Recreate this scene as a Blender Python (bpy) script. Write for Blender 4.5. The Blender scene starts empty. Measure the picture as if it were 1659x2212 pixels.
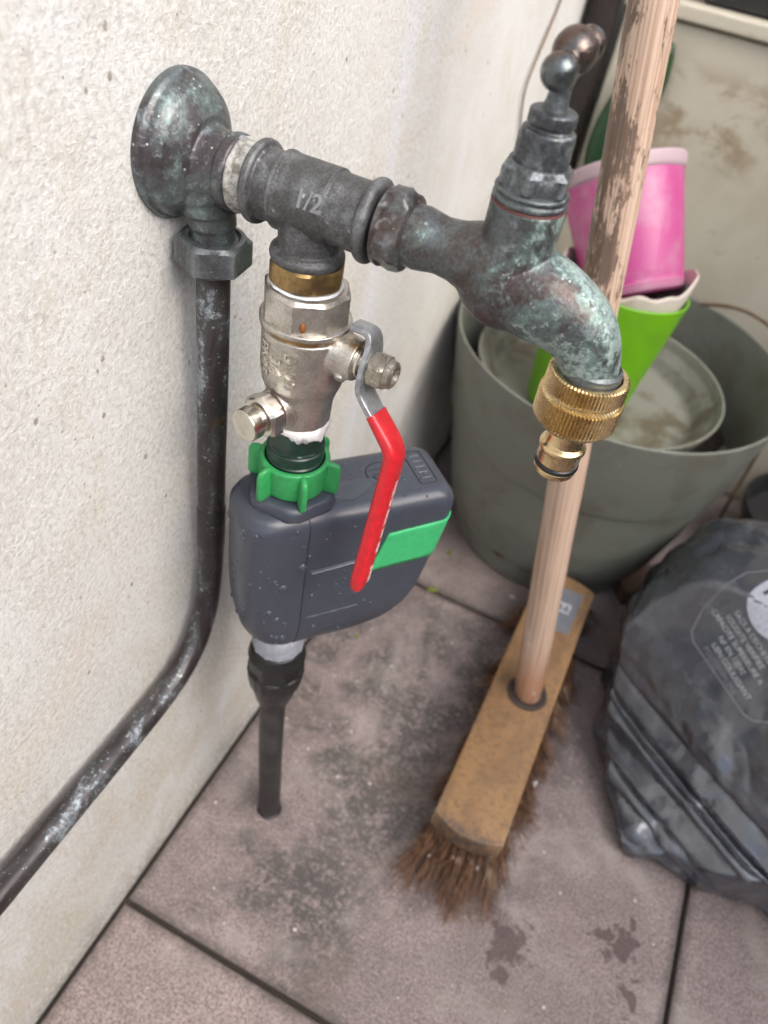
import bpy, bmesh, math, random
from mathutils import Vector, Matrix, noise as mnoise
from mathutils.bvhtree import BVHTree
random.seed(7)
pi = math.pi
S = 0.001                       # every length below is in millimetres
scene = bpy.context.scene
COL = scene.collection

# ------------------------------------------------------------------ camera, sky, sun, exposure
cam = bpy.data.cameras.new('camera')
cam.sensor_fit = 'VERTICAL'; cam.sensor_height = 36.0; cam.sensor_width = 36.0
cam.lens = 36.0 * 1661.0 / 2212.0
cam.clip_start = 0.01; cam.clip_end = 200.0
cam.dof.use_dof = True; cam.dof.focus_distance = 0.295; cam.dof.aperture_fstop = 10.0
camo = bpy.data.objects.new('camera', cam); COL.objects.link(camo)
R3 = ((0.8923445, 0.4262827, 0.1483386), (0.3976985, -0.5871716, -0.7050287), (-0.2134413, 0.6881225, -0.6934913))
CAMP = Vector((176.5, 0.0, 600.0))
mw = Matrix.Identity(4)
for i in range(3):
    mw[i][0] = R3[0][i]; mw[i][1] = -R3[1][i]; mw[i][2] = -R3[2][i]; mw[i][3] = CAMP[i] * S
camo.matrix_world = mw
scene.camera = camo

SUN_DIR = Vector((0.66, -0.22, 0.72)).normalized()      # towards the brightest part of the cloudy sky
world = bpy.data.worlds.new('World'); scene.world = world; world.use_nodes = True
wn = world.node_tree
bg = wn.nodes['Background']
sky = wn.nodes.new('ShaderNodeTexSky'); sky.sky_type = 'NISHITA'; sky.sun_disc = False
sky.sun_elevation = math.asin(SUN_DIR.z); sky.sun_rotation = math.atan2(SUN_DIR.x, SUN_DIR.y)
sky.dust_density = 4.0; sky.air_density = 1.0; sky.ozone_density = 1.0
hs = wn.nodes.new('ShaderNodeHueSaturation'); hs.inputs['Saturation'].default_value = 0.75
wn.links.new(sky.outputs[0], hs.inputs['Color']); wn.links.new(hs.outputs[0], bg.inputs[0])
bg.inputs[1].default_value = 0.15
sun = bpy.data.lights.new('sun', 'SUN'); sun.energy = 1.15; sun.angle = math.radians(60); sun.color = (1.0, 0.99, 0.975)
suno = bpy.data.objects.new('sun', sun); COL.objects.link(suno)
suno.rotation_euler = SUN_DIR.to_track_quat('Z', 'Y').to_euler()
vs = scene.view_settings
vs.view_transform = 'Standard'; vs.look = 'None'; vs.gamma = 1.0; vs.exposure = 1.04; vs.use_curve_mapping = False
cy = scene.cycles
cy.max_bounces = 6; cy.diffuse_bounces = 3; cy.glossy_bounces = 3; cy.transmission_bounces = 5; cy.transparent_max_bounces = 4
cy.caustics_reflective = False; cy.caustics_refractive = False; cy.use_denoising = True
cy.use_adaptive_sampling = True; cy.adaptive_threshold = 0.03

# ------------------------------------------------------------------ mesh helpers
def frame(d, ref=None):
    w = Vector(d).normalized()
    r = Vector(ref) if ref else (Vector((0, 0, 1)) if abs(w.z) < 0.9 else Vector((1, 0, 0)))
    u = (r - w * r.dot(w)).normalized()
    return u, w.cross(u), w

class MB:
    def __init__(s): s.v = []; s.f = []
    def add(s, v, f):
        o = len(s.v); s.v += [Vector(p) for p in v]; s.f += [tuple(i + o for i in q) for q in f]; return s
    def revolve(s, o, d, prof, segs=48, mod=None, ref=None, cap=True):
        u, v, w = frame(d, ref); o = Vector(o); vs_ = []; rings = []
        for h, r in prof:
            if r < 1e-4:
                rings.append([len(vs_)]); vs_.append(o + w * h); continue
            ring = []
            for k in range(segs):
                t = 2 * pi * k / segs; rr = mod(t, h, r) if mod else r
                ring.append(len(vs_)); vs_.append(o + w * h + (u * math.cos(t) + v * math.sin(t)) * rr)
            rings.append(ring)
        fs = []
        for a, b in zip(rings, rings[1:]):
            if len(a) == 1 and len(b) == 1: continue
            for k in range(segs):
                k2 = (k + 1) % segs
                if len(a) == 1: fs.append((a[0], b[k2], b[k]))
                elif len(b) == 1: fs.append((a[k], a[k2], b[0]))
                else: fs.append((a[k], a[k2], b[k2], b[k]))
        if cap:
            if len(rings[0]) > 1: fs.append(tuple(reversed(rings[0])))
            if len(rings[-1]) > 1: fs.append(tuple(rings[-1]))
        return s.add(vs_, fs)
    def tube(s, path, rad, segs=24, cap=True, flat=None):
        P = [Vector(p) for p in path]; n = len(P)
        R = rad if isinstance(rad, (list, tuple)) else [rad] * n
        T = [((P[min(i + 1, n - 1)]) - P[max(i - 1, 0)]).normalized() for i in range(n)]
        u, v, w = frame(T[0]); vs_ = []; fs = []
        for i in range(n):
            u = (u - T[i] * u.dot(T[i])).normalized(); v = T[i].cross(u)
            for k in range(segs):
                t = 2 * pi * k / segs; vs_.append(P[i] + (u * math.cos(t) + v * math.sin(t)) * R[i])
        for i in range(n - 1):
            for k in range(segs):
                k2 = (k + 1) % segs
                fs.append((i * segs + k, i * segs + k2, (i + 1) * segs + k2, (i + 1) * segs + k))
        if cap:
            fs.append(tuple(reversed(range(segs)))); fs.append(tuple(range((n - 1) * segs, n * segs)))
        return s.add(vs_, fs)
    def box(s, lo, hi):
        x0, y0, z0 = lo; x1, y1, z1 = hi
        v = [(x0, y0, z0), (x1, y0, z0), (x1, y1, z0), (x0, y1, z0), (x0, y0, z1), (x1, y0, z1), (x1, y1, z1), (x0, y1, z1)]
        return s.add(v, [(3, 2, 1, 0), (4, 5, 6, 7), (0, 1, 5, 4), (1, 2, 6, 5), (2, 3, 7, 6), (3, 0, 4, 7)])
    def sphere(s, c, r, n=12, sc=(1, 1, 1)):
        c = Vector(c); prof = [(-math.cos(pi * i / n), math.sin(pi * i / n)) for i in range(n + 1)]
        m = MB().revolve((0, 0, 0), (0, 0, 1), [(h * r, q * r if 0 < i < n else 0) for i, (h, q) in enumerate(prof)], segs=2 * n)
        return s.add([c + Vector((p.x * sc[0], p.y * sc[1], p.z * sc[2])) for p in m.v], m.f)
    def loft(s, rings, cap=True):
        n = len(rings[0]); v = [p for r in rings for p in r]; f = []
        for i in range(len(rings) - 1):
            for k in range(n):
                k2 = (k + 1) % n; f.append((i * n + k, i * n + k2, (i + 1) * n + k2, (i + 1) * n + k))
        if cap: f.append(tuple(reversed(range(n)))); f.append(tuple(range((len(rings) - 1) * n, len(rings) * n)))
        return s.add(v, f)
    def mesh(s, name, org=(0, 0, 0), sharp=35, smooth=True):
        o = Vector(org); me = bpy.data.meshes.new(name)
        me.from_pydata([((p - o) * S)[:] for p in s.v], [], s.f); me.update()
        bm = bmesh.new(); bm.from_mesh(me); bmesh.ops.recalc_face_normals(bm, faces=bm.faces); bm.to_mesh(me); bm.free()
        if smooth:
            me.polygons.foreach_set('use_smooth', [True] * len(me.polygons))
            if sharp: me.set_sharp_from_angle(angle=math.radians(sharp))
        return me

def fil(prof, r=0.6, n=3):
    """round the corners of a (h, radius) profile"""
    out = [prof[0]]
    for i in range(1, len(prof) - 1):
        a, b, c = Vector(prof[i - 1]), Vector(prof[i]), Vector(prof[i + 1])
        la, lc = (a - b).length, (c - b).length
        if la < 1e-5 or lc < 1e-5 or b.y < 1e-4: out.append(prof[i]); continue
        d = min(r, la * .45, lc * .45); p = b + (a - b) / la * d; q = b + (c - b) / lc * d
        for k in range(n + 1):
            t = k / n; out.append(tuple(p * (1 - t) ** 2 + b * 2 * t * (1 - t) + q * t * t))
    out.append(prof[-1]); return out
def hexm(af, n=6, rot=0.0):
    w = 2 * pi / n
    return lambda t, h, r: min(r, af / 2 / math.cos(((t - rot) % w) - w / 2))
def crom(pts, n=8):
    P = [Vector(p) for p in pts]; out = []
    for i in range(len(P) - 1):
        a, b, c, d = P[max(i - 1, 0)], P[i], P[i + 1], P[min(i + 2, len(P) - 1)]
        for k in range(n):
            t = k / n
            out.append(.5 * ((2 * b) + (c - a) * t + (2 * a - 5 * b + 4 * c - d) * t * t + (3 * b - a - 3 * c + d) * t ** 3))
    out.append(P[-1]); return out
def lerp(a, b, t): return a + (b - a) * t
def interp(tab, x):
    if x <= tab[0][0]: return tab[0][1]
    for (a, b), (c, d) in zip(tab, tab[1:]):
        if x <= c: return lerp(b, d, (x - a) / (c - a))
    return tab[-1][1]

ROOT = {}
def link(o): COL.objects.link(o); return o
def tag(o, label=None, cat=None, group=None, kind=None):
    if label: o['label'] = label
    if cat: o['category'] = cat
    if group: o['group'] = group
    if kind: o['kind'] = kind
    return o
def thing(name, loc, label, cat, group=None):
    o = bpy.data.objects.new(name, None); o.empty_display_size = .02; o.location = Vector(loc) * S
    link(o); tag(o, label, cat, group); ROOT[o.name] = Vector(loc); return o
def org(parent):
    while parent.parent: parent = parent.parent
    return ROOT.get(parent.name, Vector(parent.location) / S)
def part(name, mb, mat, parent=None, sharp=35, smooth=True, base=None):
    o3 = org(parent) if parent else Vector(base or (0, 0, 0))
    me = mb if isinstance(mb, bpy.types.Mesh) else mb.mesh(name, o3, sharp, smooth)
    if mat: me.materials.append(mat)
    o = bpy.data.objects.new(name, me); link(o)
    if parent: o.parent = parent
    else: o.location = o3 * S
    return o
def remesh(mb, o3, voxel=.6, smooth=6, fac=.5):
    me = mb.mesh('tmp', o3, 0, False); ob = bpy.data.objects.new('tmp', me); link(ob)
    m = ob.modifiers.new('r', 'REMESH'); m.mode = 'VOXEL'; m.voxel_size = voxel * S; m.use_smooth_shade = True
    if smooth: k = ob.modifiers.new('s', 'SMOOTH'); k.iterations = smooth; k.factor = fac
    dg = bpy.context.evaluated_depsgraph_get()
    out = bpy.data.meshes.new_from_object(ob.evaluated_get(dg)); bpy.data.objects.remove(ob)
    out.polygons.foreach_set('use_smooth', [True] * len(out.polygons)); return out
def text_mb(txt, size, ext=.15, res=3, bold=.0):
    c = bpy.data.curves.new('t', 'FONT'); c.body = txt; c.size = size; c.extrude = ext; c.resolution_u = res
    c.align_x = 'CENTER'; c.align_y = 'CENTER'; c.offset = bold * size
    ob = bpy.data.objects.new('t', c); link(ob)
    dg = bpy.context.evaluated_depsgraph_get(); me = bpy.data.meshes.new_from_object(ob.evaluated_get(dg))
    bpy.data.objects.remove(ob)
    m = MB(); m.add([v.co.copy() for v in me.vertices], [tuple(p.vertices) for p in me.polygons]); return m

# ------------------------------------------------------------------ material helpers
class NT:
    def __init__(s, name):
        s.m = bpy.data.materials.new(name); s.m.use_nodes = True; s.t = s.m.node_tree; s.b = s.t.nodes['Principled BSDF']
        s._co = None
    def N(s, ty, **k):
        n = s.t.nodes.new(ty)
        for a, b in k.items(): setattr(n, a, b)
        return n
    def L(s, a, b): s.t.links.new(a, b)
    def co(s):
        if not s._co: s._co = s.N('ShaderNodeTexCoord').outputs['Object']
        return s._co
    def put(s, sock, v):
        if isinstance(v, bpy.types.NodeSocket): s.L(v, sock)
        elif isinstance(v, tuple) and len(v) == 3 and sock.type == 'RGBA': sock.default_value = (*v, 1)
        else: sock.default_value = v
    def map(s, scale=(1, 1, 1), loc=(0, 0, 0), rot=(0, 0, 0), vec=None):
        n = s.N('ShaderNodeMapping'); n.inputs['Scale'].default_value = scale; n.inputs['Location'].default_value = loc
        n.inputs['Rotation'].default_value = rot; s.L(vec or s.co(), n.inputs['Vector']); return n.outputs[0]
    def noise(s, scale, detail=4, rough=.55, dist=0, vec=None, color=False):
        n = s.N('ShaderNodeTexNoise'); n.inputs['Scale'].default_value = scale; n.inputs['Detail'].default_value = detail
        n.inputs['Roughness'].default_value = rough; n.inputs['Distortion'].default_value = dist
        s.L(vec or s.co(), n.inputs['Vector']); return n.outputs['Color' if color else 'Fac']
    def vor(s, scale, feat='F1', vec=None, out='Distance', rnd=1.0):
        n = s.N('ShaderNodeTexVoronoi', feature=feat); n.inputs['Scale'].default_value = scale
        n.inputs['Randomness'].default_value = rnd; s.L(vec or s.co(), n.inputs['Vector']); return n.outputs[out]
    def rng(s, v, a, b, c=0., d=1., smooth=True):
        n = s.N('ShaderNodeMapRange', interpolation_type='SMOOTHSTEP' if smooth else 'LINEAR')
        for k, x in zip((1, 2, 3, 4), (a, b, c, d)): n.inputs[k].default_value = x
        s.put(n.inputs[0], v); return n.outputs[0]
    def math(s, op, a, b=0., c=0.):
        n = s.N('ShaderNodeMath', operation=op); s.put(n.inputs[0], a); s.put(n.inputs[1], b); s.put(n.inputs[2], c); return n.outputs[0]
    def mix(s, f, a, b, mode='MIX'):
        n = s.N('ShaderNodeMix', data_type='RGBA', blend_type=mode)
        s.put(n.inputs[0], f); s.put(n.inputs[6], a); s.put(n.inputs[7], b); return n.outputs[2]
    def xyz(s, vec=None):
        n = s.N('ShaderNodeSeparateXYZ'); s.L(vec or s.co(), n.inputs[0]); return n.outputs
    def point(s): return s.N('ShaderNodeNewGeometry').outputs['Pointiness']
    def bump(s, h, dist=.001, strength=1.0, nrm=None):
        n = s.N('ShaderNodeBump'); n.inputs['Strength'].default_value = strength; n.inputs['Distance'].default_value = dist
        s.L(h, n.inputs['Height'])
        if nrm: s.L(nrm, n.inputs['Normal'])
        return n.outputs[0]
    def out(s, col, rough=.5, metal=0., nrm=None, **k):
        s.put(s.b.inputs['Base Color'], col); s.put(s.b.inputs['Roughness'], rough); s.put(s.b.inputs['Metallic'], metal)
        if nrm: s.L(nrm, s.b.inputs['Normal'])
        for a, v in k.items(): s.put(s.b.inputs[a.replace('_', ' ')], v)
        return s.m

def patina(name, green=.5, brown=.5, grey=.5, spots=.5, gx=None, rough=.38, grain=.3, met=.5, edge=.7, softg=.85, b2=(.078, .06, .056), gw=.12, dist=.5, fc=.6):
    n = NT(name)
    big = n.noise(50, 4, .6, .4); mid = n.noise(210, 5, .68, .5, n.map(loc=(.31, .2, .77))); fine = n.noise(800, 3, .7)
    col = n.mix(n.rng(big, .42, .58), (.13, .15, .152), b2)
    col = n.mix(n.math('MULTIPLY', n.rng(mid, .68 - .28 * grey, .78 - .18 * grey), .8), col, (.27, .30, .325))
    gm = n.noise(62, 5, .68, dist, n.map(loc=(.9, .1, .4)))
    if gx: gm = n.math('ADD', gm, n.rng(n.xyz()[gx[0]], gx[1], gx[2], 0, gx[3]))
    gf = n.rng(n.math('ADD', gm, n.math('MULTIPLY', n.math('SUBTRACT', mid, .5), .5)), .74 - .36 * green, .74 - .35 * green + gw)
    col = n.mix(n.math('MULTIPLY', gf, .78), col, (.20, .30, .275))
    gg = n.rng(n.math('ADD', gm, n.math('MULTIPLY', n.math('SUBTRACT', n.noise(420, 4, .75), .5), .7)), .88 - .40 * green, .94 - .38 * green)
    col = n.mix(n.math('MULTIPLY', gg, softg), col, (.46, .57, .54))
    bm_ = n.rng(n.math('ADD', n.noise(42, 3, .5, .2, n.map(loc=(.5, .8, .2))), n.math('MULTIPLY', n.math('SUBTRACT', mid, .5), .3)), .66 - .2 * brown, .76 - .2 * brown)
    col = n.mix(n.math('MULTIPLY', bm_, .6), col, (.085, .055, .048))
    ed = n.rng(n.point(), .53, .62); col = n.mix(n.math('MULTIPLY', ed, edge), col, (.52, .56, .60))
    sp = n.math('MULTIPLY', n.rng(n.vor(260), .13, .06), n.rng(big, .5, .56))
    col = n.mix(n.math('MULTIPLY', sp, spots), col, (.75, .78, .78))
    col = n.mix(fc, col, n.mix(n.rng(fine, .3, .7), (.25, .25, .25), (1.2, 1.2, 1.2)), 'MULTIPLY')
    r = n.rng(mid, .35, .7, rough - .1, rough + .15)
    nr = n.bump(n.math('ADD', fine, mid), .0005, grain)
    return n.out(col, r, met, nr)

M = {}
M['elbow'] = patina('elbow_patina', .66, .10, .5, .8, softg=.2, b2=(.082, .072, .076), gw=.3, dist=.15, fc=.35)
M['tap'] = patina('tap_patina', .40, .62, .5, .9, gx=(0, -.02, .035, .27), edge=.4, softg=.75, gw=.18, fc=.5)
M['nut_dark'] = patina('nut_patina', .3, .0, .2, .4, edge=.35, b2=(.075, .08, .085), gw=.3, fc=.4)
M['tap_handle'] = patina('tap_handle_patina', .15, .6, .3, .2, rough=.28, met=.8, edge=.5, b2=(.13, .085, .07), softg=.2, fc=.3)
M['tap_top'] = patina('tap_top_patina', .2, .0, .6, .3, edge=.5, b2=(.075, .08, .09), softg=.4)
n = NT('cast_tee'); f = n.noise(1100, 3, .65); b = n.noise(120, 5, .65)
c = n.mix(n.rng(b, .4, .65), (.085, .085, .085), (.165, .17, .175)); c = n.mix(.45, c, n.mix(n.rng(f, .32, .68), (.2, .2, .2), (1.35, 1.35, 1.35)), 'MULTIPLY')
c = n.mix(n.math('MULTIPLY', n.rng(n.point(), .53, .62), .6), c, (.46, .50, .54))
c = n.mix(n.math('MULTIPLY', n.math('MULTIPLY', n.rng(n.vor(230), .24, .1), n.rng(b, .55, .62)), .8), c, (.6, .6, .58))
c = n.mix(n.math('MULTIPLY', n.rng(n.noise(55, 3, .5, 0, n.map(loc=(.2, .6, .1))), .64, .74), .4), c, (.20, .14, .085))
M['tee'] = n.out(c, .46, .4, n.bump(f, .0005, .7))
M['tee_mark'] = None
n = NT('tee_mark'); M['tee_mark'] = n.out(n.mix(n.noise(400, 3), (.20, .205, .21), (.32, .335, .35)), .4, .4)
n = NT('copper_pipe'); b = n.noise(48, 5, .65, .8, n.map((1, .4, .4))); f = n.noise(380, 4, .72)
c = n.mix(n.rng(b, .42, .6), (.052, .045, .044), (.10, .096, .10))
c = n.mix(n.math('MULTIPLY', n.rng(n.math('ADD', b, n.math('MULTIPLY', f, .5)), .80, .92), .85), c, (.34, .38, .42))
c = n.mix(n.math('MULTIPLY', n.rng(n.math('ADD', f, n.math('MULTIPLY', b, .3)), .76, .82), .8), c, (.42, .52, .49))
c = n.mix(n.math('MULTIPLY', n.rng(n.noise(33, 4, .7, .9, n.map((1, .5, .3), loc=(2, 2, 2))), .62, .7), .6), c, (.17, .085, .04))
M['copper'] = n.out(c, n.rng(b, .3, .7, .32, .48), .55, n.bump(f, .0003, .3))
n = NT('nickel'); f = n.noise(1000, 3, .65); b = n.noise(80, 5, .6, .4)
c = n.mix(n.rng(b, .38, .66), (.64, .605, .545), (.44, .41, .365)); c = n.mix(.3, c, n.mix(n.rng(f, .3, .7), (.35, .35, .35), (1.2, 1.2, 1.2)), 'MULTIPLY')
c = n.mix(n.math('MULTIPLY', n.rng(n.noise(40, 4, .6, .3, n.map(loc=(.4, .2, .6))), .58, .7), .5), c, (.26, .175, .16))
c = n.mix(n.math('MULTIPLY', n.rng(n.math('ABSOLUTE', n.math('SUBTRACT', n.xyz()[2], .0525)), .0016, .0004), n.rng(b, .35, .55)), c, (.30, .19, .075))
M['nickel'] = n.out(c, n.rng(b, .35, .65, .30, .42), .85, n.bump(f, .0004, .4))
n = NT('nickel_polished'); c = n.mix(n.rng(n.noise(150, 5), .45, .7), (.72, .68, .60), (.55, .51, .44))
M['nickel_polished'] = n.out(c, .26, 1., n.bump(n.noise(1500, 2), .0002, .15))
n = NT('brass_dull'); c = n.mix(n.rng(n.noise(160, 5, .6), .4, .65), (.40, .27, .11), (.22, .15, .075)); M['brass_dull'] = n.out(c, .42, .9, n.bump(n.noise(1400, 3), .0003, .2))
n = NT('brass'); c = n.mix(n.rng(n.noise(180, 4, .6), .45, .7), (.68, .53, .30), (.54, .40, .21)); M['brass'] = n.out(c, n.rng(n.noise(300, 3), .35, .7, .2, .34), 1., n.bump(n.noise(500, 2, .5, 0, n.map((.05, .05, 6))), .0002, .12))
n = NT('zinc'); c = n.mix(n.rng(n.vor(420, out='Color'), .2, .9), (.42, .44, .46), (.30, .31, .33)); f = n.noise(260, 5, .7)
c = n.mix(n.math('MULTIPLY', n.rng(f, .6, .72), .7), c, (.20, .15, .11)); M['zinc'] = n.out(c, .42, .7, n.bump(f, .0003, .25))
n = NT('bolt_zinc'); f = n.noise(260, 5, .7, .5); c = n.mix(n.rng(f, .4, .6), (.42, .39, .32), (.27, .23, .19)); c = n.mix(n.rng(n.noise(330, 5, .7, 0, n.map(loc=(.3, .3, .3))), .56, .64), c, (.62, .6, .58))
M['bolt'] = n.out(c, .38, .75, n.bump(f, .0003, .3))
def plastic(name, col, rough=.4, var=.12, bump=.08, sc=300, **k):
    n = NT(name); f = n.noise(sc, 4, .6); d = tuple(x * (1 - var * 2) for x in col)
    return n.out(n.mix(n.rng(f, .35, .7), col, d), rough, 0., n.bump(n.noise(1800, 2), .0002, bump), **k)
M['red'] = plastic('red_vinyl', (.62, .018, .028), .33, .1, .12)
M['slate'] = plastic('slate_plastic', (.052, .060, .080), .34, .07, .10)
M['slate_dark'] = plastic('slate_seam', (.02, .022, .028), .5)
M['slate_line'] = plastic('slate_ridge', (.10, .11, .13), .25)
M['scuff_glint'] = plastic('pale_scuff_glint', (.34, .36, .39), .4)  # pale scratch line with the highlight of the ridge painted in
M['green'] = plastic('green_plastic', (.035, .33, .095), .36, .1)
M['stripe'] = plastic('green_stripe', (.05, .46, .17), .42, .08)
M['dkgreen'] = plastic('dark_green_thread', (.012, .040, .028), .32, .2)
M['greynut'] = plastic('pale_grey_plastic', (.36, .38, .43), .4)
M['black'] = plastic('black_plastic', (.014, .014, .015), .34)
M['rubber'] = plastic('black_rubber', (.012, .012, .013), .3)
n = NT('black_hose'); M['hose'] = n.out(n.mix(n.rng(n.noise(40, 5, .6), .4, .7), (.022, .021, .021), (.055, .05, .047)), .5, 0., n.bump(n.noise(900, 3), .0003, .15))
n = NT('ptfe'); M['ptfe'] = n.out((.80, .80, .79), .55, 0., n.bump(n.noise(700, 4), .0006, .5))
n = NT('old_sealant'); c = n.mix(n.rng(n.noise(260, 5, .7), .4, .62), (.42, .42, .39), (.15, .14, .12)); M['sealant'] = n.out(c, .6, 0., n.bump(n.noise(500, 5, .7), .0008, .6))
M['redseal'] = plastic('red_fibre_washer', (.13, .042, .036), .7)
M['emboss'] = plastic('print_white', (.60, .60, .62), .5)
M['redprint'] = plastic('red_print', (.85, .68, .66), .5)
M['rust'] = plastic('rust_spot', (.30, .10, .02), .6)
n = NT('water'); M['water'] = n.out((.06, .07, .09), .06, 0., None, Specular_IOR_Level=.5)
# wall render
n = NT('wall_render'); X_, Y_, Z_ = n.xyz()
st = n.noise(12, 5, .65, .3); st2 = n.noise(13, 6, .72, .4, n.map((1, 1.2, .8), loc=(3, 1, 2)))
c = n.mix(n.rng(st, .35, .65), (.65, .65, .635), (.60, .592, .56))
c = n.mix(n.math('MULTIPLY', n.rng(st2, .53, .66), .42), c, (.56, .515, .42))
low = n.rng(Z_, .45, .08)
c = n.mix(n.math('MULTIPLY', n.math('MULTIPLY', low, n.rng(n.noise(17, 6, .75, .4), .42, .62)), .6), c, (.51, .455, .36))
c = n.mix(n.math('MULTIPLY', n.rng(n.noise(20, 4, .6, .4, n.map((1, 1, .35), loc=(5, 2, 1))), .56, .70), .4), c, (.70, .71, .735))
rub = n.math('ADD', n.math('SUBTRACT', n.math('MULTIPLY', Y_, .55), Z_), n.math('MULTIPLY', n.noise(22, 4, .6), .06))
c = n.mix(n.math('MULTIPLY', n.rng(n.math('ABSOLUTE', n.math('ADD', rub, .165)), .035, .0), n.math('MULTIPLY', n.rng(st, .4, .55), .6)), c, (.64, .57, .51))
band = n.math('ABSOLUTE', n.math('SUBTRACT', n.math('ADD', Y_, n.math('MULTIPLY', st, .02)), .448))
c = n.mix(n.math('MULTIPLY', n.rng(band, .014, .002), .5), c, (.68, .70, .76))
pit = n.math('MULTIPLY', n.rng(n.vor(75, vec=n.map((1, 1, .75))), .11, .05), n.rng(n.noise(26, 2, .5), .50, .56))
pit2 = n.math('MULTIPLY', n.rng(n.vor(150, vec=n.map(loc=(.7, .3, .5))), .10, .05), n.rng(st2, .48, .54))
c = n.mix(n.math('MULTIPLY', n.math('MAXIMUM', pit, pit2), .8), c, (.20, .155, .11))
dk = n.rng(n.noise(18, 5, .72, .3, n.map(loc=(8, 3, 9))), .64, .76); c = n.mix(n.math('MULTIPLY', dk, .5), c, (.30, .255, .20))
c = n.mix(n.math('MULTIPLY', n.rng(n.math('ADD', Z_, n.math('MULTIPLY', st2, .05)), .065, .012), n.rng(n.noise(45, 5, .7, .3), .3, .62, .25, .75)), c, (.25, .22, .19))
f1 = n.noise(380, 4, .8)
smo = n.rng(Y_, .46, .56, 1., .4)
hgt = n.math('MULTIPLY', f1, smo)
grain_shade = f1  # sand grain tone; shade in hollows and lit tops painted in with it
c = n.mix(n.math('MULTIPLY', n.math('MULTIPLY', n.rng(grain_shade, .48, .39), smo), .42), c, (.37, .345, .30))
c = n.mix(n.math('MULTIPLY', n.math('MULTIPLY', n.rng(grain_shade, .52, .61), smo), .6), c, (.77, .77, .755))
M['wall'] = n.out(c, .92, 0., n.bump(hgt, .0010, .8, n.bump(n.noise(70, 2), .003, .3)))
# tile
n = NT('floor_tile'); ge = n.N('ShaderNodeNewGeometry').outputs['Position']; oi = n.N('ShaderNodeObjectInfo').outputs['Random']
f = n.noise(560, 4, .75, 0, ge); f2 = n.noise(250, 5, .7, .2, ge); big = n.noise(11, 6, .62, .5, ge); big2 = n.noise(17, 6, .66, .4, n.map(loc=(3, 7, 0), vec=ge))
c = n.mix(n.rng(f, .36, .64), (.15, .114, .108), (.44, .352, .335))
c = n.mix(n.math('MULTIPLY', n.rng(f2, .5, .62), .5), c, (.47, .40, .395))
mould = n.math('MULTIPLY', n.rng(big, .34, .54), n.rng(n.math('ADD', f2, n.math('MULTIPLY', n.noise(60, 5, .7, 0, ge), .7)), .68, .92))
px, py, pz = n.xyz(ge)
def near(cx, cy, r0, r1):
    dx = n.math('SUBTRACT', px, cx); dy = n.math('SUBTRACT', py, cy); d = n.math('SQRT', n.math('ADD', n.math('MULTIPLY', dx, dx), n.math('MULTIPLY', dy, dy)))
    return n.rng(d, r1, r0)
mould = n.math('MULTIPLY', mould, n.math('ADD', .35, n.math('MULTIPLY', n.math('MAXIMUM', near(.135, .37, .09, .20), near(.10, .19, .03, .10)), .75)))
c = n.mix(n.math('MULTIPLY', mould, .8), c, (.062, .058, .053))
c = n.mix(n.math('MULTIPLY', n.rng(big2, .50, .68), .45), c, (.46, .40, .365))
c = n.mix(n.math('MULTIPLY', n.rng(n.noise(8, 5, .6, .3, n.map(loc=(1, 4, 2), vec=ge)), .56, .7), .4), c, (.16, .115, .09))
px, py, pz = n.xyz(ge)
def blob(cx, cy, r, amp):
    dx = n.math('SUBTRACT', px, cx); dy = n.math('SUBTRACT', py, cy)
    d = n.math('SQRT', n.math('ADD', n.math('MULTIPLY', dx, dx), n.math('MULTIPLY', dy, dy)))
    d = n.math('ADD', d, n.math('MULTIPLY', n.math('SUBTRACT', n.noise(85, 4, .6, .6, ge), .5), amp)); return n.rng(d, r, r - .004)
tx1, ty1, tz1 = n.xyz()
ed = n.math('MINIMUM', n.math('MINIMUM', tx1, n.math('SUBTRACT', .3764, tx1)), n.math('MINIMUM', ty1, n.math('SUBTRACT', .3804, ty1)))
ed = n.rng(n.math('ADD', ed, n.math('MULTIPLY', n.math('SUBTRACT', n.noise(110, 4, .7, .3, ge), .5), .014)), .008, .0)
c = n.mix(n.math('MULTIPLY', ed, .65), c, (.085, .068, .058))
c = n.mix(1.0, c, n.mix(oi, (.90, .90, .90), (1.08, 1.06, 1.04)), 'MULTIPLY')
wet = n.math('MAXIMUM', n.math('MAXIMUM', blob(.263, .241, .016, .05), blob(.262, .222, .009, .035)), n.math('MAXIMUM', blob(.338, .283, .012, .075), blob(.352, .250, .010, .06)))
c = n.mix(n.math('MULTIPLY', wet, .72), c, (.065, .042, .038))
c = n.mix(n.math('MULTIPLY', n.rng(n.vor(95, vec=ge), .075, .05), n.rng(n.noise(30, 2, .5, 0, ge), .57, .62)), c, (.62, .6, .58))
M['tile'] = n.out(c, n.rng(big, .4, .7, .75, .55), 0., n.bump(n.math('ADD', f2, n.math('MULTIPLY', f, .6)), .0012, .5))
n = NT('grout'); M['grout'] = n.out(n.mix(n.noise(200, 4), (.035, .028, .025), (.075, .06, .05)), .95, 0., n.bump(n.noise(500, 4), .001, .5))
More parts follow.
